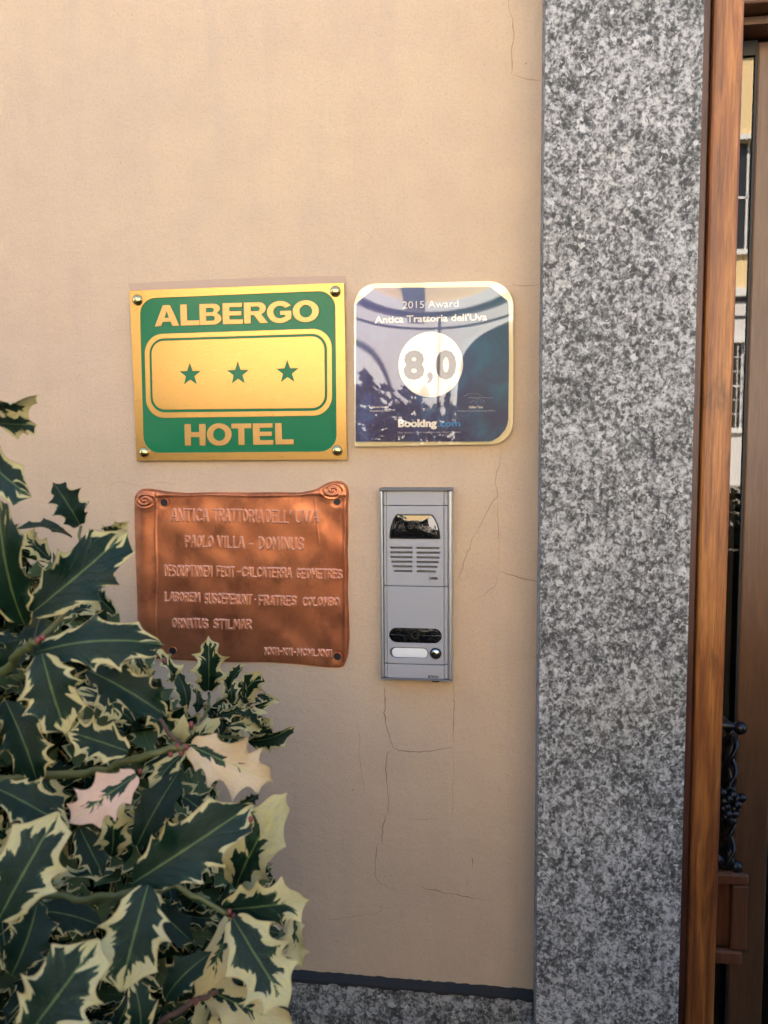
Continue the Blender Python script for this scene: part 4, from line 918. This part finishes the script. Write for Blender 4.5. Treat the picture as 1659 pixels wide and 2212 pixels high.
# stems
def stem(pts, r0, r1, mat, nm='stem'):
    pts = [Vector(p) for p in pts]; out = []
    for a_, b_ in zip(pts[:-1], pts[1:]):
        for k in range(4): out.append(a_.lerp(b_, k / 4) + Vector((random.gauss(0, 1), random.gauss(0, 1), random.gauss(0, 1))) * .0012)
    out.append(pts[-1]); n = len(out); MB().tube(out, [r0 + (r1 - r0) * i / (n - 1) for i in range(n)], 8).build(nm, mat, bush, True, 0, bushO)
def sp_(*q): return [P(*a_) for a_ in q]
core = Vector((-.62, -.50, .95))
for k in range(5):
    a_ = k * 1.3; stem([bush_base + Vector((.03 * math.cos(a_), .03 * math.sin(a_), 0)), Vector((-.74 + .05 * math.cos(a_), -.60 + .05 * math.sin(a_), .5)), core + Vector((.10 * math.cos(a_), .1 * math.sin(a_), .0))], .011, .006, BARK, 'trunk')
stem(sp_((-150, 2300, .66), (0, 2283, .63), (130, 2270, .62), (250, 2262, .61), (380, 2225, .60), (500, 2195, .60), (545, 2185, .60)), .0036, .0022, STEM)
stem(sp_((500, 2195, .62), (560, 2140, .72), (600, 2090, .82), (612, 2030, .86)), .0022, .0015, STEM)
stem(sp_((560, 2140, .72), (640, 2110, .82), (690, 2070, .88)), .0018, .0012, TWIG); stem(sp_((600, 2150, .76), (700, 2165, .84), (760, 2160, .86)), .0018, .0012, STEM)
stem(sp_((-100, 2640, .60), (120, 2622, .58), (260, 2630, .57), (400, 2615, .56), (520, 2600, .58), (600, 2640, .58), (672, 2680, .58)), .0030, .0018, STEM)
stem(sp_((410, 3080, .60), (480, 2990, .59), (560, 2940, .59), (640, 2905, .60)), .0026, .0018, TWIG)
stem(sp_((-80, 2050, .60), (20, 1960, .56), (70, 1890, .54), (110, 1885, .53)), .0035, .0022, STEM); stem(sp_((110, 1885, .54), (200, 1760, .62), (230, 1640, .66), (238, 1540, .66)), .0022, .0012, STEM)
stem(sp_((200, 1880, .56), (270, 1950, .60), (330, 2010, .64), (430, 2060, .66), (530, 2180, .64)), .002, .0015, TWIG)
stem(sp_((-60, 1500, .62), (-40, 1350, .62), (-60, 1180, .63)), .002, .0014, STEM); stem([core, P(-150, 2300, .66)], .006, .0048, BARK); stem([core, P(-100, 2640, .60)], .006, .004, BARK)
stem([core, P(-80, 2050, .60)], .006, .0036, BARK); stem([P(-80, 2050, .60), P(-60, 1500, .62)], .0035, .002, STEM)
for (x, y, d) in ((520, 2185, .60), (545, 2190, .595), (560, 2122, .60), (480, 1935, .64), (410, 2260, .60), (672, 2672, .57), (685, 2685, .575), (110, 1875, .525), (125, 1868, .53), (575, 2935, .58), (735, 2400, .555), (500, 2210, .6), (530, 2205, .6), (265, 1680, .66)):
    p = P(x, y, d) - bushO; b_ = MB().ball((0, 0, 0), .0019, 1, 1, 1.25, 8, 6).build('bud', BUD, bush, True); b_.location = p

# row of holly shrubs standing along the pavement behind the viewer: mirrored in the plates and shading the foot of the wall
for i, (cx, cy, hh, lab) in enumerate(((-3.0, -1.85, 2.4, 'leftmost'), (-1.85, -1.85, 2.35, 'second from the left'), (-.62, -1.85, 1.66, 'third from the left'), (.70, -1.9, 1.3, 'lowest one'), (1.95, -1.85, 2.4, 'second from the right'), (3.1, -1.85, 2.25, 'rightmost'))):
    b = thing('holly_shrub', 'leafy holly shrub at the kerb, %s of the row' % lab, 'shrub', (cx, cy, 0), 'holly shrubs along the kerb')
    def sm(cx=cx, cy=cy, hh=hh):
        while True:
            p = Vector((random.uniform(-.68, .68), random.uniform(-.42, .42), random.uniform(.02, hh)))
            if (p.x / .68) ** 4 + (p.y / .42) ** 2 + ((p.z - hh * .5) / (hh * .5)) ** 6 < 1 and (abs(p.y) > .18 or p.z > hh - .3): return p + Vector((cx, cy, 0))
    fo = mass('foliage', b, Vector((cx, cy, 0)), int(4200 * hh), sm); fo['kind'] = 'stuff'; fo['cream'] = -.05
    MB().tube([(0, 0, 0), (.02, .01, .6), (-.02, 0, 1.2)], [.03, .022, .01], 8).build('trunk', BARK, b, True)
# dark stand added out of view: shades the lower wall, mirrored in the door glass
ms = thing('added_shade_stand', 'added dark stand on the pavement beside the door, shading the lower wall', 'stand', (.68, -.52, 0))
SL = plain('black_slate', (.02, .02, .022), .6); DKO = plain('dark_oak', (.05, .03, .02), .5)
def tl(o): o.rotation_euler = (0, 0, R_(-12)); return o
tl(box('board', (-.34, -.012, .22), (.34, .012, 1.22), SL, ms, .002))
for (a, b) in (((-.38, -.022, .0), (-.3405, .022, 1.26)), ((.3405, -.022, .0), (.38, .022, 1.26)), ((-.34, -.02, 1.2205), (.34, .02, 1.26)), ((-.34, -.02, .18), (.34, .02, .2195))): tl(box('frame_bar', a, b, DKO, ms, .003))
for sx_ in (-.36, .36): tl(MB().tube([(sx_, .02, 1.1), (sx_, .30, .012)], .014, 8).build('rear_leg', DKO, ms))
print('leaves', NLEAF[0])
